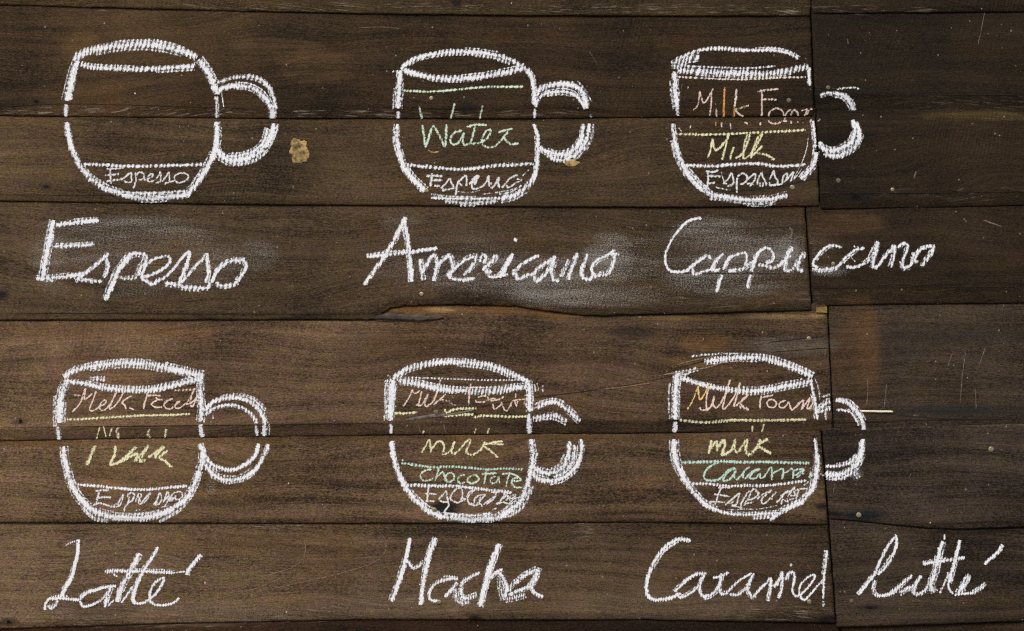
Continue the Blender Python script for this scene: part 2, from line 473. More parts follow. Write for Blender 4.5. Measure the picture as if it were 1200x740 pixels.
BTONE = {(1, 0): 1.05, (1, 1): 1.12, (2, 0): 1.0, (2, 1): 1.0, (3, 0): 0.88, (3, 1): 1.2, (4, 0): 0.66, (4, 1): 0.95, (5, 0): 0.85, (0, 0): 1.25}
PLANK = {}
def make_plank(r, side, label):
    step = 2.2
    if side == 0:
        xa, xb = -260, None
    else:
        xa, xb = None, 1460
    ymid0 = top(r, side, 600 if side == 0 else 1080)
    ymid1 = bot(r, side, 600 if side == 0 else 1080)
    nx = int((1240 if side == 0 else 500) / step)
    ny = max(8, int((ymid1 - ymid0 + 10) / step))
    verts, tint, stain, worn, pxy = [], [], [], [], []
    tc = TINT[(r, side)]
    for j in range(ny + 1):
        v = j / ny
        for i in range(nx + 1):
            uu = i / nx
            yr = lerp(ymid0, ymid1, v)
            jx = joint(r, yr)
            jx += 0.8 * mnoise.noise(Vector((yr * 0.09, r * 5.0, side * 9.0)))
            if side == 0:
                x = lerp(xa, jx - GAP, uu)
            else:
                x = lerp(jx + GAP, xb, uu)
            tp = top(r, side, x) - 9
            bt = bot(r, side, x) - 0.5
            bt += 0.7 * mnoise.noise(Vector((x * 0.035, r * 11.0, side * 4.0))) + 0.35 * mnoise.noise(Vector((x * 0.2, r * 11.0, side * 4.0)))
            if r == 3 and side == 0 and 440 < x < 720:
                bt += 1.1 * mnoise.noise(Vector((x * 0.16, 5.5, 1.0))) + 0.8 * mnoise.noise(Vector((x * 0.05, 2.5, 1.0)))
            y = lerp(tp, bt, v)
            h = depth(r, side, x, y)
            # the ends and edges are worn round
            e = (jx - GAP - x) if side == 0 else (x - jx - GAP)
            if e < 2.4:
                h -= 0.0009 * (1 - e / 2.4) ** 2
            verts.append(world(x, y, h))
            pxy.append((x, y))
    near_s = [s for s in STAINS]
    for (x, y) in pxy:
        c = [0, 0, 0]; a = 0.0
        for (sx, sy, rx, ry, sc, ss) in near_s:
            dx, dy = (x - sx) / rx, (y - sy) / ry
            if abs(dx) > 1.6 or abs(dy) > 1.6:
                continue
            wob = 0.35 * mnoise.noise(Vector((x * 0.06, y * 0.16, sx * 0.37)))
            q = 1 - (dx * dx + dy * dy) - wob * (1 if rx > 5 else 0.2)
            if q <= 0:
                continue
            wgt = min(1, q * ss * 1.3) if ss > 0.8 else min(ss, q * ss * 1.5)
            na = a + wgt * (1 - a) if a < 1 else 1
            f = wgt / max(1e-6, na) if na > 0 else 1
            f = min(1, f)
            c = [lerp(c[m], sc[m], f) for m in range(3)]
            a = min(1, na)
        stain.append((c[0], c[1], c[2], a))
        wv = 0.0
        for (sx, sy, rx, ry, ss) in WORN:
            dx, dy = (x - sx) / rx, (y - sy) / ry
            q = 1 - dx * dx - dy * dy
            if q > 0:
                wv = max(wv, ss * min(1, q * 2))
        worn.append(wv)
    faces = []
    W = nx + 1
    for j in range(ny):
        for i in range(nx):
            a = j * W + i
            faces.append((a, a + W, a + W + 1, a + 1))
    # thickness: the rim goes straight back, closed behind
    rim = [i for i in range(nx + 1)] + [j * W + nx for j in range(1, ny + 1)] + [ny * W + i for i in range(nx - 1, -1, -1)] + [j * W for j in range(ny - 1, 0, -1)]
    n0 = len(verts)
    bx = []
    for q in rim:
        X, Y, Z = verts[q]
        verts.append((X, Y + 0.0046, Z))
        stain.append(stain[q]); worn.append(0.0)
        bx.append(n0); n0 += 1
    L = len(rim)
    for q in range(L):
        faces.append((rim[q], rim[(q + 1) % L], bx[(q + 1) % L], bx[q]))
    faces.append(tuple(reversed(bx)))
    o = link('plank', verts, faces, M_WOOD)
    me = o.data
    nfront = nx * ny
    me.polygons.foreach_set('use_smooth', [i < nfront for i in range(len(me.polygons))])
    sd_ = (r * 3.17 + side * 11.3, 0.0, r * 1.91 + side * 5.7)
    n = len(verts)
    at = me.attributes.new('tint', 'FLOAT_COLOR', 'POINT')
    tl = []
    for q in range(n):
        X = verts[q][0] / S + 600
        g = lerp(1.14, 0.42 if r >= 6 else 0.64, min(1, max(0, X / 950))) if side == 0 else lerp(1.02, 0.98, min(1, max(0, (X - 960) / 240)))  # left boards darken rightwards: wood tone plus light falloff put into the tint
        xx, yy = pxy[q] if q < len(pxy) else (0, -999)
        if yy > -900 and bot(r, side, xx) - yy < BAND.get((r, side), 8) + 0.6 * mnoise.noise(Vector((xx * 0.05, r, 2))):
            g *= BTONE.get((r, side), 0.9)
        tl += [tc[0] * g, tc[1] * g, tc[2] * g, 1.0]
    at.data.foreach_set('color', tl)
    at = me.attributes.new('seed', 'FLOAT_VECTOR', 'POINT')
    at.data.foreach_set('vector', [v for _ in range(n) for v in sd_])
    at = me.attributes.new('stain', 'FLOAT_COLOR', 'POINT')
    at.data.foreach_set('color', [v for s in stain for v in s])
    at = me.attributes.new('worn', 'FLOAT', 'POINT')
    at.data.foreach_set('value', worn)
    tag(o, label, 'plank', 'overlapping boards of the wall')
    PLANK[(r, side)] = o
    return o

PL = {
    (0, 0): 'long thin strip of board along the top edge, above the left and middle mugs',
    (0, 1): 'short dark strip of board in the top right corner',
    (1, 0): 'long dark board under the rims of the three upper chalk mugs',
    (1, 1): 'short very dark blank board at top right, above the cut off handle',
    (2, 0): 'long dark board with yellow putty spots, behind the lower halves of the upper mugs',
    (2, 1): 'short dark board at right with the lower half of the handle drawn on its end',
    (3, 0): 'long dusty board carrying Espesso and Americano in chalk, its lower edge broken',
    (3, 1): 'short brown board at right carrying the end of the chalk word Cappuccino',
    (4, 0): 'long split brown board behind the rims of the three lower chalk mugs',
    (4, 1): 'short right hand board with an orange brown worn patch and a cracked lower edge',
    (5, 0): 'long warm brown board behind the lower halves of the three lower chalk mugs',
    (5, 1): 'short dark grey brown board at right with two nail heads and a curved lower edge',
    (6, 0): 'long brown board carrying the chalk words Latte, Mocha and Caramel',
    (6, 1): 'short dark board at lower right carrying the single chalk word latte',
    (7, 0): 'dark reddish strip of board along the bottom edge of the wall',
    (7, 1): 'short dark strip of board in the bottom right corner',
}
for (r, side), lab in PL.items():
    make_plank(r, side, lab)

# ------------------------------------------------------------------ little pieces fixed to the boards
def blob(name, x, y, rx, ry, hgt, mat, wob=0.0, sink=0.0, n=18, seed=0.0):
    """a low domed disc sitting on a board: nail heads, putty"""
    r, side = plank_at(x, y)
    verts, faces = [], []
    rings = [(1.0, -0.001), (1.0, 0.45 * hgt), (0.86, 0.85 * hgt), (0.5, hgt), (0.12, hgt)]
    for (k, hh) in rings:
        for i in range(n):
            a = 2 * math.pi * i / n
            q = k * (1 + wob * mnoise.noise(Vector((math.cos(a) * 1.6 + seed, math.sin(a) * 1.6, 0.7))) + 0.4 * wob * mnoise.noise(Vector((math.cos(a) * 5 + seed, math.sin(a) * 5, 3.7))))
            px, py = x + rx * q * math.cos(a), y + ry * q * math.sin(a)
            verts.append(world(px, py, depth(r, side, x, y) + hh - sink))
    for m in range(len(rings) - 1):
        for i in range(n):
            j = (i + 1) % n
            faces.append((m * n + i, (m + 1) * n + i, (m + 1) * n + j, m * n + j))
    faces.append(tuple(range((len(rings) - 1) * n + n - 1, (len(rings) - 1) * n - 1, -1)))
    return link(name, verts, faces, mat, PLANK[(r, side)], True)

for (x, y, rr, dull) in [(494, 345, 2.7, 0), (505.5, 115.5, 2.6, 0), (924.5, 118, 2.8, 1), (928.5, 220, 3.0, 0), (970.5, 103, 2.6, 1), (982.5, 212, 2.8, 1), (1046, 222.5, 2.4, 0),
                         (976.5, 309.5, 2.4, 0), (509, 598, 3.0, 0), (514.5, 706, 2.8, 0), (948.5, 705.5, 2.7, 0), (998, 705, 2.5, 1), (1006.5, 604, 3.2, 0), (1161.5, 527, 3.4, 0),
                         (950.5, 480.5, 2.5, 0), (948, 397, 2.6, 0), (511, 483.5, 3.0, 1), (500, 223.5, 2.8, 0)]:
    blob('nail', x, y, rr, rr, 0.0009, M_DULL if dull else M_NAIL)
for i, (x, y, rx, ry) in enumerate([(352, 177, 11.5, 14), (669.5, 191.5, 8.5, 4)]):
    blob('putty_spot', x, y, rx, ry, 0.0006, M_PUTTY, 0.42, n=64, seed=i * 4.0)

def catmull(pts, step=0.9):
    out = []
    n = len(pts)
    if n == 1:
        pts = [pts[0], (pts[0][0] + 0.5, pts[0][1] + 0.5)]
        n = 2
    for i in range(n - 1):
        p0 = pts[max(0, i - 1)]; p1 = pts[i]; p2 = pts[i + 1]; p3 = pts[min(n - 1, i + 2)]
        L = math.hypot(p2[0] - p1[0], p2[1] - p1[1])
        m = max(1, int(L / step))
        for k in range(m):
            t = k / m
            t2, t3 = t * t, t * t * t
            out.append(tuple(0.5 * (2 * p1[a] + (p2[a] - p0[a]) * t + (2 * p0[a] - 5 * p1[a] + 4 * p2[a] - p3[a]) * t2 + (3 * p1[a] - p0[a] - 3 * p2[a] + p3[a]) * t3) for a in (0, 1)))
    out.append(pts[-1])
    return out

def ridge(name, pts, wid, hgt, mat, r, side, taper=True):
    """a thin solid sliver following a line on one board: splinters, cracks packed with dirt, raised fibres"""
    line = catmull(pts, 1.2)
    verts, faces = [], []
    n = len(line)
    for i, (x, y) in enumerate(line):
        a = line[max(0, i - 1)]; b = line[min(n - 1, i + 1)]
        dx, dy = b[0] - a[0], b[1] - a[1]
        L = math.hypot(dx, dy) or 1
        nx, ny = -dy / L, dx / L
        t = i / max(1, n - 1)
        ww = wid * (min(1, 6 * t + 0.1, 6 * (1 - t) + 0.1) if taper else 1)
        ww *= 1 + 0.5 * mnoise.noise(Vector((x * 0.15, y * 0.15, wid)))
        h = depth(r, side, x, y)
        for (k, hh) in ((-0.5, 0.00005), (-0.2, hgt), (0.2, hgt), (0.5, 0.00005)):
            verts.append(world(x + nx * ww * k, y + ny * ww * k, h + hh + 0.0002))
        if i:
            for m in range(3):
                q = (i - 1) * 4 + m
                faces.append((q, q + 1, q + 5, q + 4))
    return link(name, verts, faces, mat, PLANK[(r, side)])

# cracks
ridge('crack', [(838, 221), (850, 223.5), (870, 223.5), (895, 221), (925, 216), (957, 209)], 1.5, 0.0001, M_CRACK, 2, 0)
ridge('crack', [(897, 118.5), (925, 118), (953, 117.5)], 1.3, 0.0001, M_CRACK, 1, 0)
ridge('crack', [(935, 105), (945, 107), (953, 106.5)], 1.2, 0.0001, M_CRACK, 1, 0)
ridge('crack', [(957, 99.5), (966, 101), (978, 105), (1000, 104), (1016, 108)], 1.3, 0.0001, M_CRACK, 1, 1)
ridge('crack', [(981, 481.5), (995, 482), (1012, 481)], 1.8, 0.0001, M_CRACK, 4, 1)
ridge('crack', [(1046, 486), (1075, 489), (1110, 491), (1150, 491.5)], 1.0, 0.0001, M_CRACK, 4, 1)
ridge('crack', [(1012, 480.5), (1018, 479.5), (1023, 480)], 1.6, 0.0001, M_CRACK, 4, 1)
ridge('crack', [(474, 493), (500, 489), (520, 486), (545, 484), (561, 486)], 1.6, 0.0001, M_CRACK, 4, 0)
ridge('crack', [(545, 480), (580, 474), (620, 467), (660, 462), (720, 454), (760, 447)], 1.0, 0.0001, M_CRACK, 4, 0)
ridge('crack', [(760, 447), (800, 438), (830, 430)], 0.8, 0.0001, M_CRACK, 4, 0)
ridge('crack', [(900, 401.5), (935, 397.5), (968, 394)], 1.1, 0.0001, M_CRACK, 4, 0)
ridge('crack', [(905, 413), (935, 410.5), (971, 408)], 0.9, 0.0001, M_CRACK, 4, 0)
ridge('crack', [(790, 432), (815, 426), (835, 420)], 1.0, 0.0001, M_CRACK, 4, 0)
ridge('crack', [(1108, 236), (1125, 238), (1140, 238)], 0.9, 0.0001, M_CRACK, 2, 1)
ridge('crack', [(770, 267), (850, 267.5), (942, 267)], 0.7, 0.0001, M_CRACK, 3, 0)
ridge('crack', [(790, 321), (870, 320.5), (948, 321.5)], 0.7, 0.0001, M_CRACK, 3, 0)
ridge('crack', [(0, 125), (80, 122), (180, 124), (300, 128)], 0.7, 0.0001, M_CRACK, 1, 0)
ridge('crack', [(1000, 110.5), (1080, 111), (1200, 111.5)], 0.7, 0.0001, M_CRACK, 1, 1)
ridge('crack', [(962, 227), (1060, 226), (1200, 225)], 0.8, 0.0001, M_CRACK, 2, 1)
ridge('crack', [(955, 338), (1060, 337), (1200, 336)], 0.6, 0.0001, M_CRACK, 3, 1)
ridge('crack', [(980, 496), (1060, 493), (1200, 491)], 0.7, 0.0001, M_CRACK, 4, 1)
ridge('crack', [(0, 501), (120, 500), (300, 498), (450, 496)], 0.8, 0.0001, M_CRACK, 4, 0)
ridge('crack', [(0, 367), (150, 367.5), (300, 368), (440, 368)], 0.7, 0.0001, M_CRACK, 3, 0)
ridge('crack', [(0, 228), (150, 229.5), (300, 231)], 0.5, 0.0001, M_CRACK, 2, 0)
for pts, wd in [([(700, 457), (730, 454), (765, 449)], 0.9), ([(770, 441), (800, 436), (830, 431), (850, 424)], 1.2), ([(845, 426), (880, 422)], 0.8), ([(793, 428), (812, 423), (836, 418), (850, 412)], 1.0)]:
    ridge('fibre', pts, wd * 1.6, 0.0004, M_FIBRE, 4, 0)
# raised splinters along the split of the lower middle board and the broken edge
ridge('splinter', [(474, 493), (490, 490.2), (508, 487.2), (524, 485.6)], 3.4, 0.0005, M_SPLINT, 4, 0)
ridge('splinter', [(505, 489), (522, 486.8), (540, 484.2), (558, 480)], 2.6, 0.0006, M_SPLINT, 4, 0)
ridge('splinter', [(412, 371.6), (450, 371.6), (475, 372.6), (498, 373.4), (520, 371.8)], 8.5, 0.0020, M_DARKSPL, 4, 0)
ridge('crack', [(440, 377), (470, 377), (500, 376.6), (512, 375)], 1.2, 0.0001, M_CRACK, 4, 0)
# pale scratches and fibres
for pts, wd, (r, sd2) in [
    ([(1155, 8), (1151, 30), (1146, 53)], 0.7, (1, 1)), ([(993, 45), (994, 52)], 0.8, (1, 1)), ([(1074, 201), (1071, 209)], 1.5, (2, 1)),
    ([(1129, 256), (1133, 261)], 1.4, (3, 1)), ([(1152, 258), (1160, 261), (1174, 266)], 1.4, (3, 1)), ([(1016, 440), (1017, 460), (1015, 478)], 0.9, (4, 1)),
    ([(1039, 450), (1036, 480)], 0.9, (4, 1)), ([(1132, 410), (1128, 440), (1125, 475)], 0.8, (4, 1)), ([(1155, 407), (1147, 430)], 0.8, (4, 1)), ([(1143, 455), (1144, 480)], 0.7, (4, 1)),
    ([(1116, 414), (1111, 430)], 0.8, (4, 1)), ([(1089, 540), (1092, 543)], 1.1, (5, 1)), ([(979, 565), (976, 580)], 0.6, (5, 1)), ([(558, 335), (554, 340)], 1.2, (3, 0)),
    ([(690, 343), (690.5, 351)], 0.9, (3, 0)), ([(483, 352), (481, 357)], 0.9, (3, 0)), ([(490, 498), (493, 508)], 0.8, (4, 0)), ([(520, 497), (522, 508)], 0.9, (4, 0)),
    ([(805, 527), (807, 545)], 0.7, (5, 0)), ([(822, 527), (824, 550)], 0.7, (5, 0)), ([(420, 33), (445, 32), (470, 34)], 0.7, (1, 0)), ([(800, 98), (798, 106)], 0.7, (1, 0)),
    ([(882, 404), (898, 400)], 1.0, (4, 0)), ([(680, 387), (690, 386)], 0.8, (4, 0)), ([(747, 371.8), (752, 372)], 1.6, (4, 0)), ([(1070, 487), (1077, 487)], 1.0, (4, 1)),
    ([(690, 60), (700, 75)], 0.5, (1, 0)), ([(340, 617), (355, 616.5)], 1.0, (6, 0)), ]:
    ridge('scratch', pts, wd * 1.05, 0.00025, M_SCRATCH, r, sd2)
for pts, wd in [([(242, 705), (300, 690), (350, 668)], 0.6), ([(300, 678), (345, 664), (358, 645), (352, 622)], 0.7), ([(310, 692), (400, 672), (445, 655), (452, 634), (440, 620)], 0.7)]:
    ridge('grain_line', pts, wd * 1.3, 0.0001, M_FIBRE, 6, 0)
# yellow arc of old paint and white crescent scar
ridge('paint_mark', [(501, 176), (507, 179), (515, 178)], 2.0, 0.0003, M_PUTTY, 2, 0)
ridge('scar', [(925, 266.5), (928, 271), (927.5, 277), (924.5, 280)], 2.4, 0.0004, M_SCRATCH, 3, 0)

# white stick caught in the crack, and the ochre wedge seen in the corner gap
def stick(name, x0, y0, x1, y1, wid, thick, mat, h0, n=10):
    line = [(lerp(x0, x1, i / 14), lerp(y0, y1, i / 14) + 0.25 * mnoise.noise(Vector((i * 0.6, 1.2, 3)))) for i in range(15)]
    verts, faces = [], []
    for i, (x, y) in enumerate(line):
        k = 1 if 0 < i < 14 else 0.6
        for q in range(n):
            a = 2 * math.pi * q / n
            verts.append(world(x, y + wid * 0.5 * k * math.sin(a), h0 + thick * (1 + k * math.cos(a))))
        if i:
            for q in range(n):
                p = (q + 1) % n
                b = (i - 1) * n
                faces.append((b + q, b + p, b + n + p, b + n + q))
    faces.append(tuple(range(n)))
    faces.append(tuple(range(14 * n + n - 1, 14 * n - 1, -1)))
    return link(name, verts, faces, mat, None, True)
st = stick('stick', 1008, 482.2, 1046.5, 482.8, 2.6, 0.0012, M_STICK, depth(4, 1, 1027, 482) - 0.0004)
tag(st, 'thin white wooden stick wedged in the crack right of the caramel mug handle', 'stick')
wv, wf = [], []
for hh in (-0.004, 0.0042):
    for (x, y) in ((956.5, 360.5), (969, 359.5), (969.3, 366.8), (956.5, 366.2)):
        wv.append(world(x, y, hh))
wf = [(0, 3, 2, 1), (4, 5, 6, 7), (0, 1, 5, 4), (1, 2, 6, 5), (2, 3, 7, 6), (3, 0, 4, 7)]
wd = link('wood_wedge', [(v[0], v[1], v[2]) for v in wv], wf, M_WEDGE)
tag(wd, 'small ochre yellow wedge of wood in the corner gap under the Cappuccino boards', 'wedge')

# ------------------------------------------------------------------ chalk strokes
WHITE = (0.80, 0.835, 0.89)
GREY = (0.66, 0.66, 0.66)
GREEN = (0.60, 0.76, 0.62)
MINT = (0.50, 0.72, 0.63)
LEMON = (0.76, 0.76, 0.48)
PINK = (0.76, 0.60, 0.53)
ORANGE = (0.66, 0.33, 0.12)
CROP = {
    'A': (40, 20, 3.219), 'B': (430, 40, 3.523), 'C': (760, 30, 3.363), 'D': (20, 240, 3.75), 'E': (410, 240, 3.529), 'F': (760, 240, 3.333),
    'G': (40, 400, 3.29), 'H': (430, 400, 3.29), 'I': (760, 400, 3.29), 'J': (30, 615, 3.75), 'K': (430, 615, 3.75), 'L': (740, 615, 2.609),
    'a': (100, 180, 8.0), 'b': (470, 90, 4.933), 'c': (790, 90, 6.667), 'd': (790, 150, 6.667), 'e': (70, 440, 6.167), 'f': (90, 560, 7.5),
    'M1': (790, 650, 6.316), 'M2': (1000, 620, 6.316), 'M3': (520, 280, 5.714), 'M4': (800, 280, 7.5), 'M5': (940, 275, 7.06), 'M6': (80, 290, 5.455), 'M7': (480, 630, 7.06), 'M8': (40, 630, 6.0),
    'N1': (495, 565, 9.231), 'N2': (820, 538, 8.571), 'N3': (465, 440, 12.0), 'N4': (545, 445, 10.0), 'N5': (800, 440, 7.273), 'N6': (80, 450, 7.273), 'N7': (820, 195, 8.889), 'N8': (495, 195, 9.231), 'X1': (30, 570, 5.441),
    'g': (455, 430, 6.0), 'h': (470, 500, 6.167), 'i': (785, 430, 6.0), 'j': (800, 505, 6.667),
}
def parse(crop, text):
    """each line: width density x,y x,y ...   (several strokes of one width are parted by /)"""
    x0, y0, k = CROP[crop]
    out = []
    for ln in text.strip().splitlines():
        p = ln.split()
        if not p:
            continue
        wd_, dn = float(p[0]), float(p[1])
        cur = []
        for t in p[2:] + ['/']:
            if t == '/':
                if cur:
                    out.append((wd_, dn, cur))
                cur = []
            else:
                a, b = t.split(',')
                cur.append((x0 + float(a) / k, y0 + float(b) / k))
    return out

LAYER = [0]
RIBW = {'rim': 1.05, 'layer_line': 1.0, 'handle': 0.72, 'outline': 0.55, 'word': 0.4}
def chalk(name, strokes, colour, parent, label=None, colours=None, rib=None):
    rib = rib or RIBW[name]
    if name in ('outline', 'handle', 'rim', 'letter') and not colours:
        extra = []
        for (wd_, dn, pts) in strokes:
            if wd_ < 4.0 or len(pts) < 3:
                continue
            for rep_ in range(2 if wd_ > 6.5 else 1):
                sg = random.choice((-1, 1)) * wd_ * random.uniform(0.42, 0.62)
                i0 = random.randint(0, len(pts) - 3); i1 = random.randint(i0 + 2, len(pts) - 1)
                q = []
                for a in range(i0, i1 + 1):
                    b0, b1 = pts[max(0, a - 1)], pts[min(len(pts) - 1, a + 1)]
                    L = math.hypot(b1[0] - b0[0], b1[1] - b0[1]) or 1
                    q.append((pts[a][0] - (b1[1] - b0[1]) / L * sg, pts[a][1] + (b1[0] - b0[0]) / L * sg))
                extra.append((random.uniform(1.8, 3.0), random.uniform(0.42, 0.62), q))
        strokes = strokes + extra
    verts, faces, press, cols = [], [], [], []
    for si, (wd_, dn, pts) in enumerate(strokes):
        LAYER[0] = (LAYER[0] + 1) % 12
        base = 0.00030 + LAYER[0] * 0.00002
        line = catmull(pts)
        n = len(line)
        col = colours[si] if colours else colour
        prev = None
        s0 = random.uniform(0, 100)
        for i, (x, y) in enumerate(line):
            r, side = plank_at(x, y)
            jx = joint(r, y)
            hid = abs(x - jx) < GAP + 0.8
            if r > 0:
                sd_p = 0 if x < joint(r - 1, y) else 1
                tb = bot(r - 1, sd_p, x)
                if r - 1 == 3 and 440 < x < 700:
                    tb -= 3
                if y - tb < 0.9:
                    hid = True
            if bot(r, side, x) - y < 0.9:
                hid = True
            if hid:
                prev = None
                continue
            a = line[max(0, i - 2)]; b = line[min(n - 1, i + 2)]
            dx, dy = b[0] - a[0], b[1] - a[1]
            L = math.hypot(dx, dy) or 1
            nx, ny = -dy / L, dx / L
            t = i / max(1, n - 1)
            d_end = min(i, n - 1 - i) * 0.9
            ww = wd_ * (0.78 if name == 'word' else 0.86 if name in ('outline', 'handle', 'rim') else 0.9) * (1 + 0.22 * mnoise.noise(Vector((i * 0.05, s0, 0))) + 0.12 * mnoise.noise(Vector((i * 0.3, s0, 4))))
            ww *= min(1, 0.6 + 0.4 * d_end / max(1.0, wd_ * 0.5))
            dd = dn * (1 + 0.42 * mnoise.noise(Vector((i * 0.04, s0, 9))))
            rw = (abs(dx) / L) ** 1.5 * rib
            jt = 0.08 * wd_ if wd_ > 4 else 0.05 * wd_
            cx = x + jt * mnoise.noise(Vector((i * 0.12, s0, 21)))
            cy = y + jt * mnoise.noise(Vector((i * 0.12, s0, 33)))
            hw = ww * 0.5 * 1.08 + 0.2
            q0 = len(verts)
            bt_ = bot(r, side, x)
            for u in (-1.0, -0.5, 0.0, 0.5, 1.0):
                px, py = cx + nx * hw * u, cy + ny * hw * u
                h = depth(r, side, px, min(py, bt_ - 1.0)) + base + 0.00002 * t
                verts.append(world(px, min(py, bt_ + 0.3), h))
                press.append((dd, rw, u))
                cols.append((*col, 1))
            if prev is not None:
                for m in range(4):
                    faces.append((prev + m, prev + m + 1, q0 + m + 1, q0 + m))
            prev = q0
    # face the viewer
    fixed = []
    for f in faces:
        a, b, c = (Vector(verts[f[m]]) for m in (0, 1, 2))
        nn = (b - a).cross(c - a)
        fixed.append(f if nn.y < 0 else tuple(reversed(f)))
    o = link(name, verts, fixed, M_CHALK)
    me = o.data
    at = me.attributes.new('press', 'FLOAT_VECTOR', 'POINT')
    at.data.foreach_set('vector', [v for p in press for v in p])
    at = me.attributes.new('chalk', 'FLOAT_COLOR', 'POINT')
    at.data.foreach_set('color', [v for p in cols for v in p])
    if parent:
        hang(o, parent)
    if label:
        o['label'] = label
    return o

def hang(o, parent):
    """parent a mesh built in world coordinates to an empty, keeping it where it is"""
    loc = parent.location.copy()
    o.data.transform(__import__('mathutils').Matrix.Translation(-loc))
    o.parent = parent

def thing(name, label, cat, group, x, y):
    e = bpy.data.objects.new(name, None)
    COL.objects.link(e)
    e.location = world(x, y, 0.004)
    e.empty_display_size = 0.02
    return tag(e, label, cat, group)

def dust(parent, patches):
    """patches: x, y, rx, ry, strength; one soft sheet of rubbed dust per patch group, following the boards"""
    x0 = min(p[0] - p[2] for p in patches); x1 = max(p[0] + p[2] for p in patches)
    y0 = min(p[1] - p[3] for p in patches); y1 = max(p[1] + p[3] for p in patches)
    stp = 3.0
    nx, ny = int((x1 - x0) / stp) + 1, int((y1 - y0) / stp) + 1
    verts, press, idx, faces = [], [], {}, []
    for j in range(ny + 1):
        for i in range(nx + 1):
            x, y = x0 + i * stp, y0 + j * stp
            d = 0.0
            for (px, py, rx, ry, s) in patches:
                q = 1 - ((x - px) / rx) ** 2 - ((y - py) / ry) ** 2
                if q > 0:
                    d = max(d, s * (q * q * (3 - 2 * q)) ** 0.8)
            r, side = plank_at(x, y)
            ok = abs(x - joint(r, y)) > 2.5 and bot(r, side, x) - y > 1.5 and y - top(r, side, x) > 4
            idx[(i, j)] = (len(verts), d, ok, (r, side))
            verts.append(world(x, y, depth(r, side, x, y) + 0.00022))
            press.append((d, 0, 0))
    for j in range(ny):
        for i in range(nx):
            q = [idx[(i, j)], idx[(i, j + 1)], idx[(i + 1, j + 1)], idx[(i + 1, j)]]
            if all(z[2] for z in q) and len({z[3] for z in q}) == 1 and max(z[1] for z in q) > 0.0:
                faces.append(tuple(z[0] for z in q))
    used = sorted({v for f in faces for v in f})
    mp = {v: k for k, v in enumerate(used)}
    o = link('dust', [verts[v] for v in used], [tuple(mp[v] for v in f) for f in faces], M_DUST)
    at = o.data.attributes.new('press', 'FLOAT_VECTOR', 'POINT')
    at.data.foreach_set('vector', [c for v in used for c in press[v]])
    o['label'] = 'faint rubbed chalk dust'
    hang(o, parent)
    return o

GM = 'chalk drawings of coffee mugs'
GC = 'chalk names under the mugs'
WL = lambda t: t

# ---- mug 1
m = thing('mug_drawing', 'white chalk mug holding only a thin espresso layer, above the word Espesso', 'drawing', GM, 165, 235)
chalk('outline', parse('A', '''
11 1.05 166,166 152,200 138,260 124,318
7 1.0 121,330 119,376
9 1.0 123,396 131,450 149,512 176,566 216,612 270,648 330,668
8 1.05 330,672 400,683 450,685 500,680 560,674 588,668
4 0.75 250,645 350,662 450,664 570,658
8.5 1.05 578,668 612,630 650,572 680,510 690,450 686,396
4.5 0.9 688,380 688,340 684,300
11.5 1.0 688,290 672,242 644,192 620,160
3 0.55 690,240 660,190 630,155
3 0.5 575,650 620,600 660,540
'''), WHITE, m)
chalk('rim', parse('A', '''
10.5 0.95 148,162 180,140 230,124 300,110 380,104 440,105 500,114 560,130 615,152
4 0.55 300,98 380,90 460,92 540,112 610,146
7 0.95 176,180 230,190 300,194 380,197 460,195 540,190 605,186
3 0.7 606,188 604,158
'''), WHITE, m)
chalk('handle', parse('A', '''
6.5 0.85 690,250 740,232 800,224 850,235 885,265 905,310 912,350
8 0.9 688,290 710,270 760,260 810,265 850,285 880,320 898,352
11 1.0 897,345 902,384
10 1.0 906,402 898,440 870,488 830,522 780,538 735,540 705,522 690,498
4 0.7 920,405 908,450 880,500 830,540 770,555 720,545
5 0.85 880,420 866,470 830,505 780,522 730,525 700,500 690,460
1.6 0.6 705,275 715,340
'''), WHITE, m)
chalk('layer_line', parse('A', '4 0.85 185,556 250,558 350,563 450,562 560,560 640,556'), WHITE, m)
chalk('word', parse('a', '''
3 0.8 228,140 235,200 240,285 / 200,145 280,143 360,135 / 185,208 250,200 315,192 / 195,262 250,252 330,245 370,225 410,190 435,180
2.8 0.8 435,180 430,220 432,262 395,272 360,255 / 468,180 478,230 465,290 445,325 / 472,215 500,180 540,185 552,220 520,248 492,240 / 552,200 550,245 575,250
2.8 0.8 575,240 600,205 632,190 622,222 582,240 600,266 650,250 690,200 703,178 708,240 700,268 658,275 / 720,265 762,210 782,178 788,230 782,270 748,278 750,292
2.8 0.85 845,262 838,215 890,185 950,195 966,225 930,260 880,275 845,262 / 790,268 840,255
'''), (0.72, 0.74, 0.76), m, 'small chalk word Espesso')

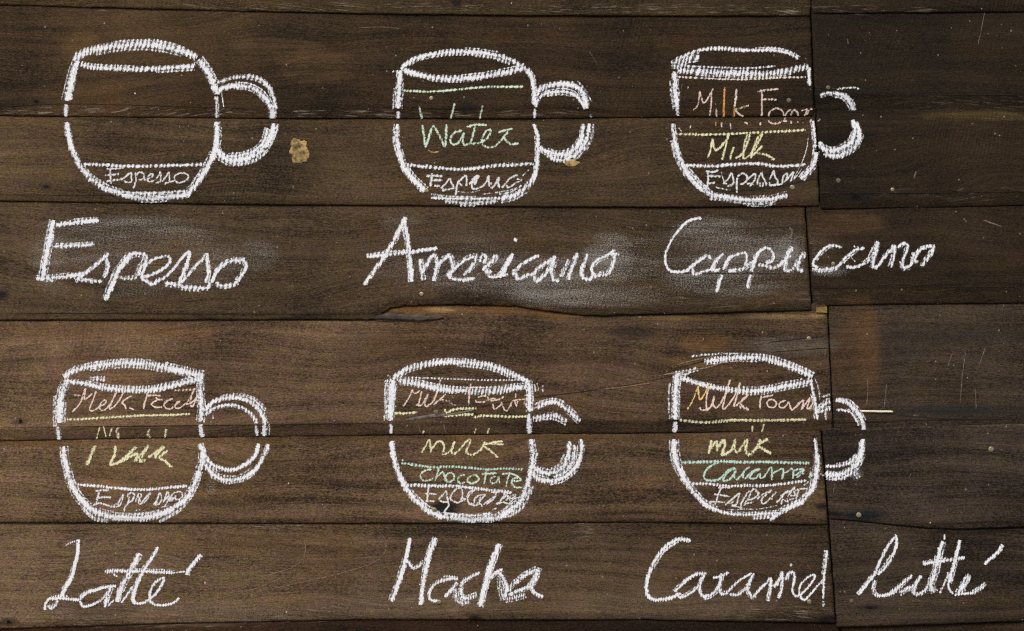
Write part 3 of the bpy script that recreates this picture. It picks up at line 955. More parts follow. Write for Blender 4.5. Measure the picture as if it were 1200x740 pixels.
# ---- mug 2
m = thing('mug_drawing', 'white chalk mug with the pale green word Water over an espresso layer', 'drawing', GM, 545, 240)
chalk('outline', parse('B', '''
8 1.0 140,150 135,200 131,260 129,308
3.5 0.5 114,225 110,270 108,312
7.5 1.0 130,320 127,354
7 1.0 127,372 124,430 131,480
9.5 1.0 131,480 150,545 185,595 240,648
2.5 0.6 108,440 125,500 150,570
7.5 0.95 658,145 680,180 688,230 692,292
4.5 0.9 692,308 692,348
6.5 0.95 688,372 704,420 706,480 703,540
9 0.95 703,530 690,590 650,640 600,668 550,680
4 0.85 265,676 350,680 450,680 560,678
7 0.7 320,688 400,698 470,696 540,688
5 0.6 385,706 450,706
3 0.6 265,662 350,672 450,674
'''), WHITE, m)
chalk('rim', parse('B', '''
7 0.98 140,145 165,122 210,98 270,84 330,76 400,73 470,78 540,90 590,105 645,138
5 0.6 440,85 520,98 590,122
8.5 1.0 148,148 200,165 260,178 320,184 390,185 460,178 540,165 600,152 655,138
2 0.5 105,155 150,150
'''), WHITE, m)
chalk('handle', parse('B', '''
9.5 0.9 696,252 720,226 770,210 820,207 870,222 897,260 908,310
1.8 0.5 870,195 908,240 925,280
2.5 0.6 926,330 926,350
5.5 0.95 696,302 708,268 740,245 800,238 850,248 880,275 900,310
8 0.95 918,370 912,420 893,462 860,500 820,518
5 0.85 820,520 780,518 745,497
8 0.95 893,372 885,430 862,470 825,495 780,498 740,485 712,465
3 0.5 935,372 930,430 905,480
'''), WHITE, m)
chalk('layer_line', parse('B', '3 0.85 150,233 250,238 350,232 450,222 550,218 645,218'), (0.66, 0.82, 0.64), m, 'dotted pale green chalk line')
chalk('layer_line', parse('B', '4.5 0.85 165,540 250,548 350,558 430,556 520,545 600,540 690,536'), WHITE, m)
chalk('word', parse('b', '''
3.4 0.8 104,172 114,212 124,246 146,246 / 308,155 297,205 286,248 / 470,168 460,215 454,246 / 415,248 468,247
4 0.85 122,280 132,340 142,410 / 142,408 162,345 182,290 206,312 230,360 250,405 / 263,275 260,340 254,408
3.6 0.85 352,312 312,322 285,360 298,392 332,382 362,330 356,365 368,395 398,385 / 428,285 416,340 404,385 440,385 480,372 512,335 518,308 490,318 468,362 482,402 522,410 560,388 600,340 622,302 / 380,292 430,278 495,280 / 562,322 600,312 645,300 / 618,318 598,352 632,390 680,385
'''), GREEN, m, 'pale green chalk word Water')
chalk('word', parse('N8', '''
4 0.85 105,75 95,150 90,220 / 40,105 100,105 215,105 / 110,150 215,152 / 130,212 190,214
3 0.95 200,240 250,190 295,135 310,170 335,215 355,235 300,245 220,262 230,240
3.2 0.95 395,150 375,220 360,320 / 380,200 420,140 470,105 480,160 475,215 / 400,185 430,210
3 0.95 505,195 540,160 575,110 610,105 590,140 570,195 560,170 580,120 / 545,130 535,200 545,245 600,240 650,215
3.6 0.85 650,225 690,170 718,105 715,160 728,220 / 690,150 735,140
3.6 0.85 740,240 790,200 825,125 820,180 835,235 / 800,150 840,140
3.4 0.85 855,235 900,190 930,145 975,115 1030,95 / 905,195 930,230 1000,190 1070,150 1020,140
2 0.55 380,275 460,285 540,280 620,262 / 640,305 720,295 830,280 940,260 1000,240 / 110,298 200,315 340,330 480,332
1.6 0.5 1085,105 1150,40
'''), (0.72, 0.74, 0.76), m, 'small chalk word Espesso')

# ---- mug 3
m = thing('mug_drawing', 'chalk mug with an orange l in Milk Foam, its handle cut by the board joint', 'drawing', GM, 870, 236)
chalk('outline', parse('C', '''
8.5 0.85 102,182 105,240 110,300 113,330
5 0.75 112,325 117,356
3 0.45 84,215 90,280 100,330
5 0.9 94,388 98,420 102,455
8.5 0.95 102,450 122,520 160,592 212,652
5 0.6 150,560 200,620 250,665 320,690
6 0.9 632,165 634,238
4 0.95 648,376 655,440 659,500
7 0.95 659,495 650,548 600,605
1.2 0.55 630,430 618,505 572,605
5 0.6 212,640 250,668 320,680
8 0.95 240,668 310,676 400,688 480,685 548,668
5 0.5 380,700 450,704 500,695
'''), WHITE, m)
chalk('rim', parse('C', '''
5 0.88 118,135 160,112 200,98 270,90 340,95 420,98 490,98 550,110 592,132
9 0.6 92,152 115,142 140,138 155,128 200,124
5 0.6 90,160 120,160 135,150
9.5 0.85 116,178 200,182 300,188 400,190 480,190 560,178 630,160
2.5 0.55 130,158 250,165 400,168 500,160
'''), WHITE, m)
chalk('handle', parse('C', '''
4.5 0.8 676,276 700,266 725,266
8 0.95 728,266 770,277 798,310 806,336
4 0.6 800,290 815,336
8 1.0 806,372 814,420 795,462 750,488 712,494 685,480 676,458
8 0.8 818,380 832,430 818,470 780,500 740,515 690,505
4 0.55 848,435 820,470 795,500 745,522
3 0.5 742,252 800,245 830,250
'''), WHITE, m)
chalk('layer_line', parse('C', '2.4 0.8 115,203 200,207 300,212 400,212 520,206 620,204'), (0.78, 0.72, 0.60), m, 'dotted cream chalk line')
chalk('layer_line', parse('C', '3 0.85 110,428 200,430 300,428 400,424 520,418 620,412'), LEMON, m, 'dotted yellow chalk line')
chalk('layer_line', parse('C', '4.4 0.85 140,552 250,555 350,547 430,545 510,555 620,548'), WHITE, m)
foam = parse('c', '''
2.6 0.8 150,262 185,220 200,115 / 200,115 235,205 305,95 / 292,130 287,240 275,305 / 322,215 326,217 / 330,250 333,318
3.2 0.9 395,82 390,200 387,320
3.2 0.85 490,95 478,200 472,240
3.2 0.9 472,240 465,320
3 0.85 585,225 475,258 / 480,262 505,292 560,320 / 685,105 686,200 685,320 / 650,120 700,107 815,98 / 680,180 740,178 800,180
2.8 0.85 800,245 752,272 735,318 / 800,245 846,270 866,328 / 912,255 875,288 866,345 / 905,320 928,265 955,270 975,315 / 995,268 1040,258 1012,310 / 1035,300 1062,256 1088,262 1092,312
3 0.85 735,342 762,366 810,365 845,347 / 852,348 882,348 / 912,345 916,370 / 966,348 968,360 / 1060,360 1072,335 / 1125,350 1140,330 / 550,356 575,370 / 675,355 673,382
2.6 0.8 325,352 325,385
3 0.8 372,358 370,396 / 440,365 446,412
2 0.6 122,402 132,382 / 36,400 58,428 / 110,72 104,98
''')
fcol = []
for (wd_, dn, pts) in foam:
    xx = (pts[0][0] - 790) * 6.667; yy = (pts[0][1] - 90) * 6.667
    if (380 < xx < 400 and yy < 100) or (460 < xx < 474 and 230 < yy < 250) or (320 < xx < 328 and yy > 340):
        fcol.append(ORANGE)
    elif 430 < xx < 450 or xx < 140 or 470 < xx < 500 and yy < 100:
        fcol.append((0.78, 0.66, 0.56))
    else:
        fcol.append((0.74, 0.60, 0.53))
chalk('word', foam, PINK, m, 'peach chalk words Milk Foam with an orange l', fcol)
chalk('word', parse('d', '''
3.6 0.85 260,235 285,170 300,85 / 300,85 325,175 405,100 430,40 / 412,100 390,190 375,250
3.6 0.85 436,250 450,190 468,150 / 482,240 540,190 590,62 562,72 545,160 540,245 / 550,245 620,180 688,52 650,85 620,160 600,238 / 602,230 690,140 645,192 720,212 785,250
'''), LEMON, m, 'yellow chalk word Milk')
chalk('word', parse('N7', '''
3.6 0.95 80,50 88,110 82,190 72,240 / 65,48 130,60 195,45 / 95,100 215,105 / 80,180 130,175 160,170
3 0.95 245,185 290,140 330,75 345,110 352,180 310,200 290,215 / 285,180 265,185 / 320,190 325,210
3.2 0.95 392,120 385,190 388,275 / 395,110 430,80 460,75 490,100 490,145 455,180 420,190
2.8 0.95 500,140 540,100 580,80 572,140 545,180 520,210 / 490,180 560,190
2.8 0.95 600,190 610,130 640,75 660,120 690,170 690,205 / 620,180 660,180 650,215 / 630,215 625,180
2.8 0.95 730,140 770,50 780,100 810,150 805,185 740,200 725,165 / 720,200 790,195 860,185
2.8 0.95 860,180 870,110 910,75 905,130 880,165 / 900,150 940,100 975,60 968,100 945,160
1.8 0.6 225,60 240,120 255,160 / 160,215 230,235 320,250 / 1060,30 1020,90 970,145
'''), (0.72, 0.74, 0.76), m, 'small chalk word Espresso')

# ---- mug 4
m = thing('mug_drawing', 'white chalk mug with pink Milk Foam and broken yellow Milk, above the word Latte', 'drawing', GM, 155, 610)
chalk('outline', parse('G', '''
12.5 0.95 134,148 112,180 102,230 97,280 98,316
4 0.5 84,210 82,280 84,330
8 0.95 90,328 96,384
8.5 1.0 113,406 118,460 135,530
9.5 1.0 135,530 165,590 210,640 270,672
5 0.6 190,640 230,680 290,690
10 1.0 230,655 290,676 360,682 430,680 490,667 540,642
9 1.0 540,642 588,605 616,560 636,500
4 0.55 480,695 560,650 610,590
9.5 0.95 645,132 641,200 645,260 640,312
8 0.9 640,322 648,370
8 0.95 638,396 650,430 648,470 635,500
'''), WHITE, m)
chalk('rim', parse('G', '''
10 0.95 115,138 160,112 220,98 290,87 360,83 430,88 500,100 570,117 655,136
3 0.5 125,118 165,98 250,80 360,70 450,75
8.5 0.95 138,155 200,165 260,178 320,186 400,190 470,185 540,170 600,155 650,142
5 0.55 215,152 240,148 275,150
4 0.5 590,135 640,160 655,190
'''), WHITE, m)
chalk('handle', parse('G', '''
7 0.9 658,268 690,236 740,220 800,222 850,245 880,285 892,322
4 0.6 720,212 790,208 850,228 890,270
4.5 0.85 660,282 700,256 760,246 810,260 845,290 860,318
7 0.9 890,320 884,365
5 0.85 854,326 860,365
3 0.6 906,320 906,360
6.5 0.95 866,394 852,440 820,472 770,496 720,491 680,470 655,435
7 0.95 903,398 882,450 850,498 800,528 740,535 690,515 658,475
2.5 0.45 690,280 690,300
'''), WHITE, m)
chalk('layer_line', parse('e', '3 0.85 35,320 200,315 400,302 500,297 650,290 800,287 945,280'), LEMON, m, 'dotted yellow chalk line')
chalk('layer_line', parse('G', '4 0.85 160,553 250,560 350,570 430,572 520,565 590,558'), WHITE, m)
chalk('layer_line', parse('G', '2.4 0.6 540,190 590,188 628,184'), PINK, m, 'short faint pink chalk line')
chalk('word', parse('N6', '''
2.5 0.95 35,240 60,215 88,185 112,140 135,70 150,40 140,90 138,130 165,120 205,80
2.5 0.95 238,60 222,110 200,165 182,215 200,232 240,215 268,190 300,180 325,150 310,138 280,165 268,205 290,228 325,212 372,150 405,90 412,70 395,100 372,155 350,205 360,222
2.5 0.95 355,215 395,190 440,130 470,75 455,105 425,160 / 548,100 500,125 458,160 480,180 492,215 / 520,205 560,222
2.7 0.95 672,80 662,130 648,170 642,215 / 660,108 710,98 790,102
2.5 0.95 805,135 760,138 715,165 710,180 745,200 800,198 / 745,115 765,135
2.5 0.95 890,125 840,150 815,185 850,215 885,208 895,190 / 820,150 860,140
2.5 0.95 905,185 938,165 945,150 920,165 910,200 940,208 985,180 1020,150 1055,90 1070,55 1055,90 1035,160 / 1000,175 1040,165 1075,140 1100,110 1085,140 1058,195 1040,180
2 0.6 40,92 105,100
'''), PINK, m, 'pink chalk words Milk Foam')
chalk('word', parse('e', '''
2.6 0.75 290,375 265,465 / 315,370 335,445 / 380,375 360,440 / 432,375 410,400 418,440 412,465 / 425,410 425,460
4 0.75 650,390 638,425 660,456 682,460 / 770,390 762,450 785,455 / 258,468 275,466
6 0.9 255,508 228,570 198,650
4.5 0.9 405,510 395,570 362,650
5 0.9 362,650 440,620 550,522 490,580 450,622 / 450,620 560,568 540,626
4.4 0.9 545,625 640,510 600,572 582,622 622,608 / 640,595 750,515 700,572 692,602 / 780,545 722,592 762,620 810,665
'''), LEMON, m, 'broken yellow chalk word Milk')
chalk('word', parse('X1', '''
3.2 0.95 447,30 490,26 535,26 / 470,35 458,75 450,112 / 455,76 500,70 545,72 / 430,122 470,108 500,116 540,128
2.8 0.9 540,132 570,122 598,95 622,52 612,98 602,122 575,132 545,130 / 575,110 598,118
2.8 0.9 650,112 660,82 652,58 672,42 694,56 682,88 655,108 632,140 630,162
2.6 0.9 700,102 712,68 722,46 740,58 720,92 728,114 762,98 790,60 798,42 772,62 748,98 / 715,60 735,100 / 735,110 760,80 790,50
2.8 0.9 815,118 838,88 855,45 868,82 852,112 822,120 840,100
2.8 0.9 878,104 894,62 906,36 916,72 898,108 888,132 / 885,90 912,60
2.8 0.9 918,98 934,54 962,38 990,34 1000,62 972,86 942,74 930,95 960,60
2 0.55 470,140 520,155 560,158 / 690,160 730,150 / 860,135 920,125
'''), (0.72, 0.74, 0.76), m, 'small scrawled chalk word Espresso')

# ---- mug 5
m = thing('mug_drawing', 'white chalk mug with a green Chocolate layer, above the word Mocha', 'drawing', GM, 538, 610)
chalk('outline', parse('H', '''
13 0.9 102,150 96,200 93,250 90,308
4 0.55 78,150 76,220 76,300
5.5 0.95 92,318 93,356
7 1.0 95,385 100,440 116,500
9 1.0 116,500 160,580 220,640 290,682
7 0.95 620,150 627,200 625,272
8 0.9 625,280 626,356
7 0.95 632,378 640,430 636,490
10 1.0 636,480 615,560 590,622 540,660 495,688
5 0.55 640,560 600,640 540,680
10 1.0 290,676 350,684 420,688 492,685
5 0.7 300,665 400,672 480,664
'''), WHITE, m)
chalk('rim', parse('H', '''
8.5 0.95 100,145 150,110 210,92 280,82 350,80 430,87 500,102 560,127 622,155
3 0.5 250,72 330,68 420,74
9.5 0.9 120,155 200,165 260,180 330,190 420,193 500,190 560,182 618,175
2 0.5 120,138 300,145 450,150 590,150
4 0.45 82,130 100,160
3 0.5 645,165 650,195
3 0.5 678,170 678,195
'''), WHITE, m)
chalk('handle', parse('H', '''
7.5 0.85 652,258 690,240 730,236 770,262 800,290 822,310
7.5 0.75 640,298 680,290 720,286 772,310
2.5 0.5 768,318 770,322
9 0.9 780,385 776,440 752,488 712,510 662,500 632,470
8 0.9 825,378 826,430 802,490 752,528 700,540 650,525 628,500
8 0.6 800,400 795,450 770,500 720,525
4 0.55 660,430 645,470
3 0.5 660,255 675,230
'''), WHITE, m)
chalk('layer_line', parse('g', '''
3.2 0.85 40,325 120,328 205,320
3 0.9 400,298 410,322 480,298 620,293
3.4 0.9 390,347 500,338 600,336
3.2 0.9 600,358 640,348 700,345 850,352 970,350
'''), LEMON, m, 'broken yellow chalk line crossing the split in the board')
chalk('layer_line', parse('h', '3 0.8 0,262 100,278 230,295 350,290 500,300 620,310 760,305 885,310'), MINT, m, 'dotted green chalk line')
chalk('layer_line', parse('h', '4.4 0.85 40,425 120,425 250,430 350,430 480,440 600,455 700,465 800,480'), WHITE, m)
chalk('word', parse('N3', '''
2.4 0.95 85,415 95,430 150,350 195,270 218,205 235,245 275,248 325,215
2.6 0.95 350,225 330,310 305,400 275,412 330,425 370,390 420,300 440,265 415,340 395,390 410,440 450,420 510,370 550,290 580,180 618,60
2.6 0.95 618,60 590,160 550,270 510,380 / 515,415 570,370 640,310 690,265 640,310 610,340 660,345
2.4 0.75 690,345 705,370 / 735,350 750,400 / 770,385 785,425 / 805,410 830,430
2.6 0.95 1040,120 1030,220 1015,330 1010,415
''') + parse('N4', '''
2.4 0.9 0,112 70,95 150,90 230,97 / 150,210 200,192 250,198 268,230 230,262 170,265 120,262 / 120,240 140,265
2.4 0.9 270,245 310,225 350,225 330,250 300,245 / 350,240 400,235 455,200 430,215 395,235
2.2 0.9 325,285 340,345 380,330 430,280 425,265 440,310 470,360 495,362 530,300 545,260 530,320
2.2 0.85 595,165 588,215 / 555,250 610,238 710,232 / 580,250 605,320 / 620,245 600,320 / 690,190 715,185 / 705,240 690,290 / 710,280 705,315
2 0.6 845,40 855,90 855,130 / 905,90 915,130 / 895,240 850,330 / 800,350 830,320
'''), PINK, m, 'pink chalk words Milk Foam written across the split')
chalk('word', parse('h', '''
2.8 0.75 165,30 155,52 / 540,15 530,50 / 638,12 622,50
3.6 0.85 150,190 172,150 202,98 215,150 215,188 / 215,180 252,120 292,108 312,150 300,200 352,180 388,110 372,150 365,188 402,190 470,112 502,98 472,182 522,202 582,160 606,108
3.4 0.85 740,130 680,126 610,125 / 735,110 680,112 605,132 / 590,140 642,172 700,225
'''), LEMON, m, 'yellow chalk word milk')
chalk('word', parse('h', '''
3.2 0.8 222,310 172,320 140,355 160,392 215,385 232,372 / 276,300 260,350 245,392 / 255,368 300,330 312,360 316,396 / 342,335 322,370 346,402 382,380 376,345 345,335 / 462,350 430,355 410,385 430,412 462,402 / 502,358 480,385 502,412 546,400 562,375 532,350 502,358
3.2 0.8 626,310 610,360 600,416 / 580,345 690,335 / 682,360 650,375 652,410 692,400 702,362 712,412 / 786,335 770,380 760,436 / 730,345 790,340 850,365 / 800,395 862,390 850,370 812,380 800,412 830,440 872,440
'''), GREEN, m, 'green chalk word Chocolate')
chalk('word', parse('N1', '''
3 0.9 80,45 60,100 52,200 / 30,128 90,128 155,135 / 25,208 90,208 130,210
2.8 0.9 175,192 220,140 258,100 262,150 275,210 220,215 185,195
2.8 0.9 275,205 285,250 260,290 228,338 / 285,190 330,120 360,75 300,165 330,205 385,228
2.8 0.9 365,80 420,60 / 425,70 432,130 430,180 / 385,225 435,200 460,185 430,175 415,195
2.8 0.9 480,160 510,110 590,75 540,110 490,165 500,225 560,240 / 560,225 570,180 620,145 680,140 650,175 600,230
2.8 0.85 500,240 570,255 620,235 650,270 / 630,160 610,210 / 660,245 720,200 790,155 745,205 690,240
2.8 0.85 745,110 800,110 830,100 / 780,170 800,120 / 800,240 840,210 880,150 / 870,110 900,150 930,110 960,115 / 870,180 920,150 960,180 1010,150 / 800,240 870,220 930,235 1000,230
2.4 0.75 880,120 950,200 / 900,200 960,150 1020,140 / 940,230 1000,180 1060,170
2 0.6 760,298 815,282
'''), (0.72, 0.74, 0.76), m, 'small scribbled chalk word Espresso')

# ---- mug 6
m = thing('mug_drawing', 'white chalk mug with a green Caramel layer, above the words Caramel latte', 'drawing', GM, 868, 608)
chalk('outline', parse('I', '''
9 0.95 110,122 105,200 103,302
3 0.5 82,160 78,230 82,300
8 0.95 103,310 102,355
9.5 0.95 98,378 100,430 112,482
7.5 0.95 112,480 150,550 210,622 262,652
3 0.5 92,430 105,500 160,580
5 0.9 625,150 635,200 645,255 650,300
4 0.95 640,375 645,410 648,440
8.5 0.9 648,435 652,480 636,560 600,612
7 0.9 600,614 560,635 520,652 468,692
4.5 0.85 250,645 310,665 400,668 500,660
4 0.5 400,678 470,672 530,650
'''), WHITE, m)
chalk('rim', parse('I', '''
5 0.7 100,124 150,116 190,104
8 0.9 215,78 280,69 350,63 420,65 480,76 540,95
8 0.9 530,92 600,120 632,137
2.6 0.5 160,58 300,48 450,55 540,80 620,120
2 0.5 640,140 655,180 660,230
7.5 0.98 118,140 200,165 280,183 360,192 440,190 520,175 600,160 632,150
4 0.6 120,140 160,120
'''), WHITE, m)
chalk('handle', parse('I', '''
6.5 0.9 645,282 680,242 712,228
7.5 0.95 722,226 762,234 800,268 825,310 832,356
4.5 0.85 655,275 690,262 712,262
4 0.8 724,265 760,268 785,280 812,325
3 0.5 668,216 712,202
9.5 0.9 825,378 820,430 795,480 750,510 700,515 672,495
5 0.8 675,480 720,482 770,470 805,440
6 0.55 790,460 800,500 815,525
6 0.6 690,520 740,530 790,505
3.5 0.6 650,290 650,305 / 682,262 684,305
'''), WHITE, m)
mf = parse('N5', '''
2.6 0.95 40,290 75,235 105,170 130,90
2.6 0.95 130,90 145,205 180,170 232,65
2.7 0.95 225,100 208,160 200,230 205,290 / 150,270 155,292 205,295 245,255 270,180 262,240 280,278 320,245 365,150 402,40 375,140 340,270 350,292
2.7 0.95 350,292 400,240 455,150 490,65 470,150 435,265 / 438,270 490,230 560,165 510,205 490,235 / 490,240 520,275 565,295 / 485,260 495,285 / 515,255 525,290 / 540,270 550,298
2.7 0.95 672,175 660,230 662,285 / 670,192 720,180 772,170
2.6 0.95 740,205 720,235 735,270 780,272 800,240 775,212 740,205 / 880,215 830,235 825,270 865,275 900,235 905,225
2.6 0.95 905,230 930,295 965,265 1000,225 / 960,280 1000,235 1030,215 1010,295 / 1015,290 1050,240 1085,195 1060,280 1090,270 1110,230
''')
chalk('word', mf, PINK, m, 'peach chalk words Milk Foam starting in ochre', [(0.78, 0.56, 0.22)] * 2 + [PINK] * (len(mf) - 2))
chalk('layer_line', parse('i', '3.6 0.95 70,375 200,390 300,388 450,376 650,378 800,376 960,372'), LEMON, m, 'solid yellow chalk line')
chalk('word', parse('i', '''
2.6 0.8 580,415 575,464 545,466 / 662,403 645,462 / 680,464 690,464
''') + parse('j', '''
5 0.88 205,180 215,130 225,75 / 220,140 265,82 270,160 / 268,150 312,75 332,110 310,190 382,150 412,72 402,140 432,165 502,72 492,140 522,190 592,110 606,65 / 668,65 580,110 / 590,120 642,150 692,180
'''), LEMON, m, 'yellow chalk word milk')
chalk('layer_line', parse('j', '4 0.85 0,248 150,245 300,240 450,245 700,245 990,255'), MINT, m, 'green chalk line')
chalk('word', parse('N2', '''
3.6 0.85 185,40 140,55 85,90 50,140 42,180 75,215 140,218 190,205 235,170
3.2 0.9 235,170 280,120 340,92 360,105 320,108 270,150 235,205 260,222 310,195 360,125 345,170 355,195
3 0.9 365,212 420,165 470,100 500,80 450,120 435,170 440,195
3 0.85 455,200 510,140 560,110 600,105 545,130 500,190 560,195 600,150 605,190 640,190
3 0.9 640,190 680,130 718,85 725,150 725,215 / 725,150 780,120 830,100 840,140 825,205 / 830,140 880,130 920,95 940,130 935,200
3.4 0.85 935,120 990,105 1050,105 / 960,170 1010,130 1055,120 / 975,190 1020,150 1050,150 / 1100,190 1120,130
2 0.6 1045,265 1090,230 1130,150
'''), MINT, m, 'green chalk word Caramel')
chalk('layer_line', parse('j', '3.6 0.8 70,412 200,415 350,432 500,428 650,428 800,412 970,390'), WHITE, m)
chalk('word', parse('N2', '''
2.8 0.95 215,290 190,350 155,460 / 185,290 240,288 308,292 / 145,355 220,365 300,378 / 85,435 160,430 255,440
2.8 0.85 258,462 330,400 400,345 385,395 370,455 320,465 / 300,450 340,430 / 320,470 370,480 430,495
3 0.85 405,505 425,430 470,360 500,320 / 440,470 480,410 530,310 575,320 580,370 520,405 480,410 / 460,450 540,435
2.8 0.85 560,320 600,350 / 575,405 630,360 720,315 690,340 650,375 / 640,375 620,420 640,450 690,415 770,335 740,360 720,410
2.8 0.85 770,440 810,400 870,330 920,330 860,345 810,375 / 820,460 830,410 880,430 880,395 / 880,380 900,350 950,285 945,330 985,380 / 900,410 980,390
2.8 0.8 1000,310 980,360 / 940,330 1000,305 1080,300 / 910,370 980,370
1.6 0.55 270,505 350,512 450,505 560,505 680,490 780,465
'''), (0.72, 0.74, 0.76), m, 'small scrawled chalk word Espresso')

# ------------------------------------------------------------------ the names, letter by letter
def caption(label, letters, x, y, dusts=None, colour=WHITE):
    e = thing('chalk_lettering', label, 'lettering', GC, x, y)
    for cr, t in letters:
        chalk('letter', parse(cr, t), colour, e, rib=0.62)
    if dusts:
        dust(e, dusts)
    return e

caption('large white chalk word Espesso under the mug holding only espresso', [
    ('D', '''8.5 1.15 160,68 146,140 130,220 112,320
6.5 1.05 172,90 240,80 300,73 360,70
6 0.9 160,184 230,181 340,176
6.5 1.0 85,326 150,323 230,313 295,302
3 0.5 110,335 170,335'''),
    ('M6', '''4.6 1.0 42,208 110,168 180,112 235,62 258,38
4.4 0.75 240,62 255,110 246,160 228,195
5 0.75 45,205 110,205 160,215 215,218'''),
    ('M6', '''7.5 1.15 400,52 362,95 320,150 285,230 255,300 232,338
6 0.85 345,105 390,52 440,40 490,52 496,85 465,130 445,182
4 0.75 312,186 360,200 420,198 445,180'''),
    ('M6', '''4.6 0.95 470,195 540,172 610,135 652,90 640,58 590,62 530,85 488,130 470,190 500,218 540,235 590,205'''),
    ('M6', '''4.8 1.0 560,215 620,190 680,130 730,65 772,30 770,70 740,150 705,232
5.5 0.8 612,228 660,236 725,240'''),
    ('M6', '''4.8 1.0 705,235 760,185 820,110 862,75 880,45 888,100 895,165 880,228
6.5 0.85 715,252 780,258 850,262 890,258 915,220'''),
    ('M6', '''5.4 0.95 915,228 945,160 990,115 1050,85 1130,85
5.2 0.9 1125,85 1138,120 1115,170 1080,220
6 0.85 1085,222 1040,240 985,246 940,225
4 0.7 1000,262 1060,245 / 1070,70 1072,108 / 1095,70 1097,108''')], 165, 350,
    [(165, 275, 130, 30, 0.50), (190, 305, 170, 52, 0.30), (130, 300, 90, 35, 0.40), (60, 300, 36, 60, 0.42), (230, 310, 110, 40, 0.40), (160, 338, 60, 16, 0.34), (300, 300, 40, 30, 0.36)])

caption('large white chalk word Americano with a separate dot over its i', [
    ('E', '''6.5 1.05 230,52 192,130 132,230 58,332
6.5 1.05 225,60 240,150 250,240 256,320
5.5 1.0 70,216 150,206 250,196 362,180'''),
    ('E', '''5.5 1.0 290,225 295,270 300,312 / 300,285 325,235 352,208 358,260 345,316 / 352,270 385,228 412,215 428,268'''),
    ('M3', '''4.8 0.9 30,245 90,185 150,140 210,120 205,160 160,215 130,242
5.5 0.85 45,215 30,245 60,268 130,275 210,265
4 0.6 225,240 240,230'''),
    ('M3', '''5 0.85 240,155 262,110 285,130 265,165
6 0.95 355,105 325,150 280,190 265,215
5 0.85 270,215 310,220 290,250'''),
    ('M3', '''6.5 1.05 462,100 430,160 400,215 370,255
4.5 0.85 290,245 330,258 380,250 430,238
6 1.1 470,2 492,12'''),
    ('M3', '''4.8 0.9 640,112 580,140 520,175 480,215 490,262 520,270
4.5 0.85 470,205 468,240 500,265 560,245 600,235'''),
    ('M3', '''4.6 0.9 600,245 620,210 670,170 720,140 750,120
4.8 0.9 605,250 625,285 680,240 720,180 750,115 / 740,150 725,220 735,275 775,280'''),
    ('M3', '''4 0.85 780,255 800,210 835,140
5.6 0.95 895,95 870,170 850,230 835,275
5 0.85 865,135 900,110
5.6 0.95 965,100 940,160 920,215 925,255'''),
    ('M3', '''5 0.9 925,258 975,272 1000,245 990,190 1030,140 1090,115 1150,75
4.6 0.9 1140,95 1138,160 1100,235 1055,240 1010,255
4 0.8 1095,105 1175,102''')], 575, 335,
    [(650, 335, 90, 28, 0.70), (715, 305, 44, 44, 0.70), (680, 345, 130, 26, 0.50), (600, 320, 200, 34, 0.50), (520, 300, 130, 50, 0.30), (735, 310, 50, 44, 0.40), (475, 262, 40, 34, 0.28)])

caption('large white chalk word Cappuccino crossing onto the right hand board', [
    ('F', '''3.6 1.05 208,56 190,54 150,68 102,120 70,180 66,225 85,258 130,262 170,246'''),
    ('M4', '''4.2 1.0 0,295 60,265 120,210 180,170 220,150 250,180
4 0.9 85,260 100,312 170,290 240,270 290,195 360,130
4.6 1.0 305,165 285,210 265,270 290,285 330,262'''),
    ('M4', '''4.6 1.05 430,150 395,190 370,240 355,275
4 0.95 350,320 325,380 298,470
3.6 0.9 400,195 430,160 500,132 555,130 562,180 545,245
4.2 0.85 400,275 460,272 540,258 600,205'''),
    ('M4', '''5.4 1.1 690,90 650,150 625,220 612,290
4.4 1.0 605,318 580,370 570,435
4 0.95 670,120 720,82 770,95 800,150 785,195 735,222
4 0.9 665,225 730,240 800,262 850,235'''),
    ('M4', '''5.6 0.95 850,240 900,180 945,110 965,72
4.4 0.9 960,75 935,130 905,200 895,270 930,285 980,255
6 0.9 985,245 1025,180 1075,118
4.4 0.9 1025,195 1010,260 1060,290'''),
    ('M5', '''4.2 0.95 330,108 260,92 210,100 150,150 105,205 95,255 140,270
5 0.75 85,280 150,292 230,288 290,272'''),
    ('M5', '''4.4 0.95 290,275 330,225 390,165 450,125 520,115
2 0.5 425,98 475,108 / 405,190 440,225'''),
    ('M5', '''4.8 0.95 365,262 420,275 500,245 560,200 630,60
5.4 0.95 632,65 610,150 590,262 630,262'''),
    ('M5', '''4.6 0.95 630,262 680,190 740,125 775,90
5.4 0.9 772,92 760,180 730,272
4.4 0.95 790,110 840,72 872,95 855,160
5.4 0.9 858,150 830,225 840,272 890,262'''),
    ('M5', '''5 0.9 890,260 925,215 985,120 1100,98
4.6 0.9 930,150 915,205 960,225
6 0.85 1095,100 1060,170 1015,225 985,262''')], 930, 340,
    [(835, 280, 75, 38, 0.58), (870, 300, 90, 40, 0.60), (850, 330, 110, 26, 0.55), (860, 300, 160, 62, 0.40), (920, 300, 30, 32, 0.66), (800, 300, 40, 40, 0.34), (970, 318, 34, 9, 0.62)])

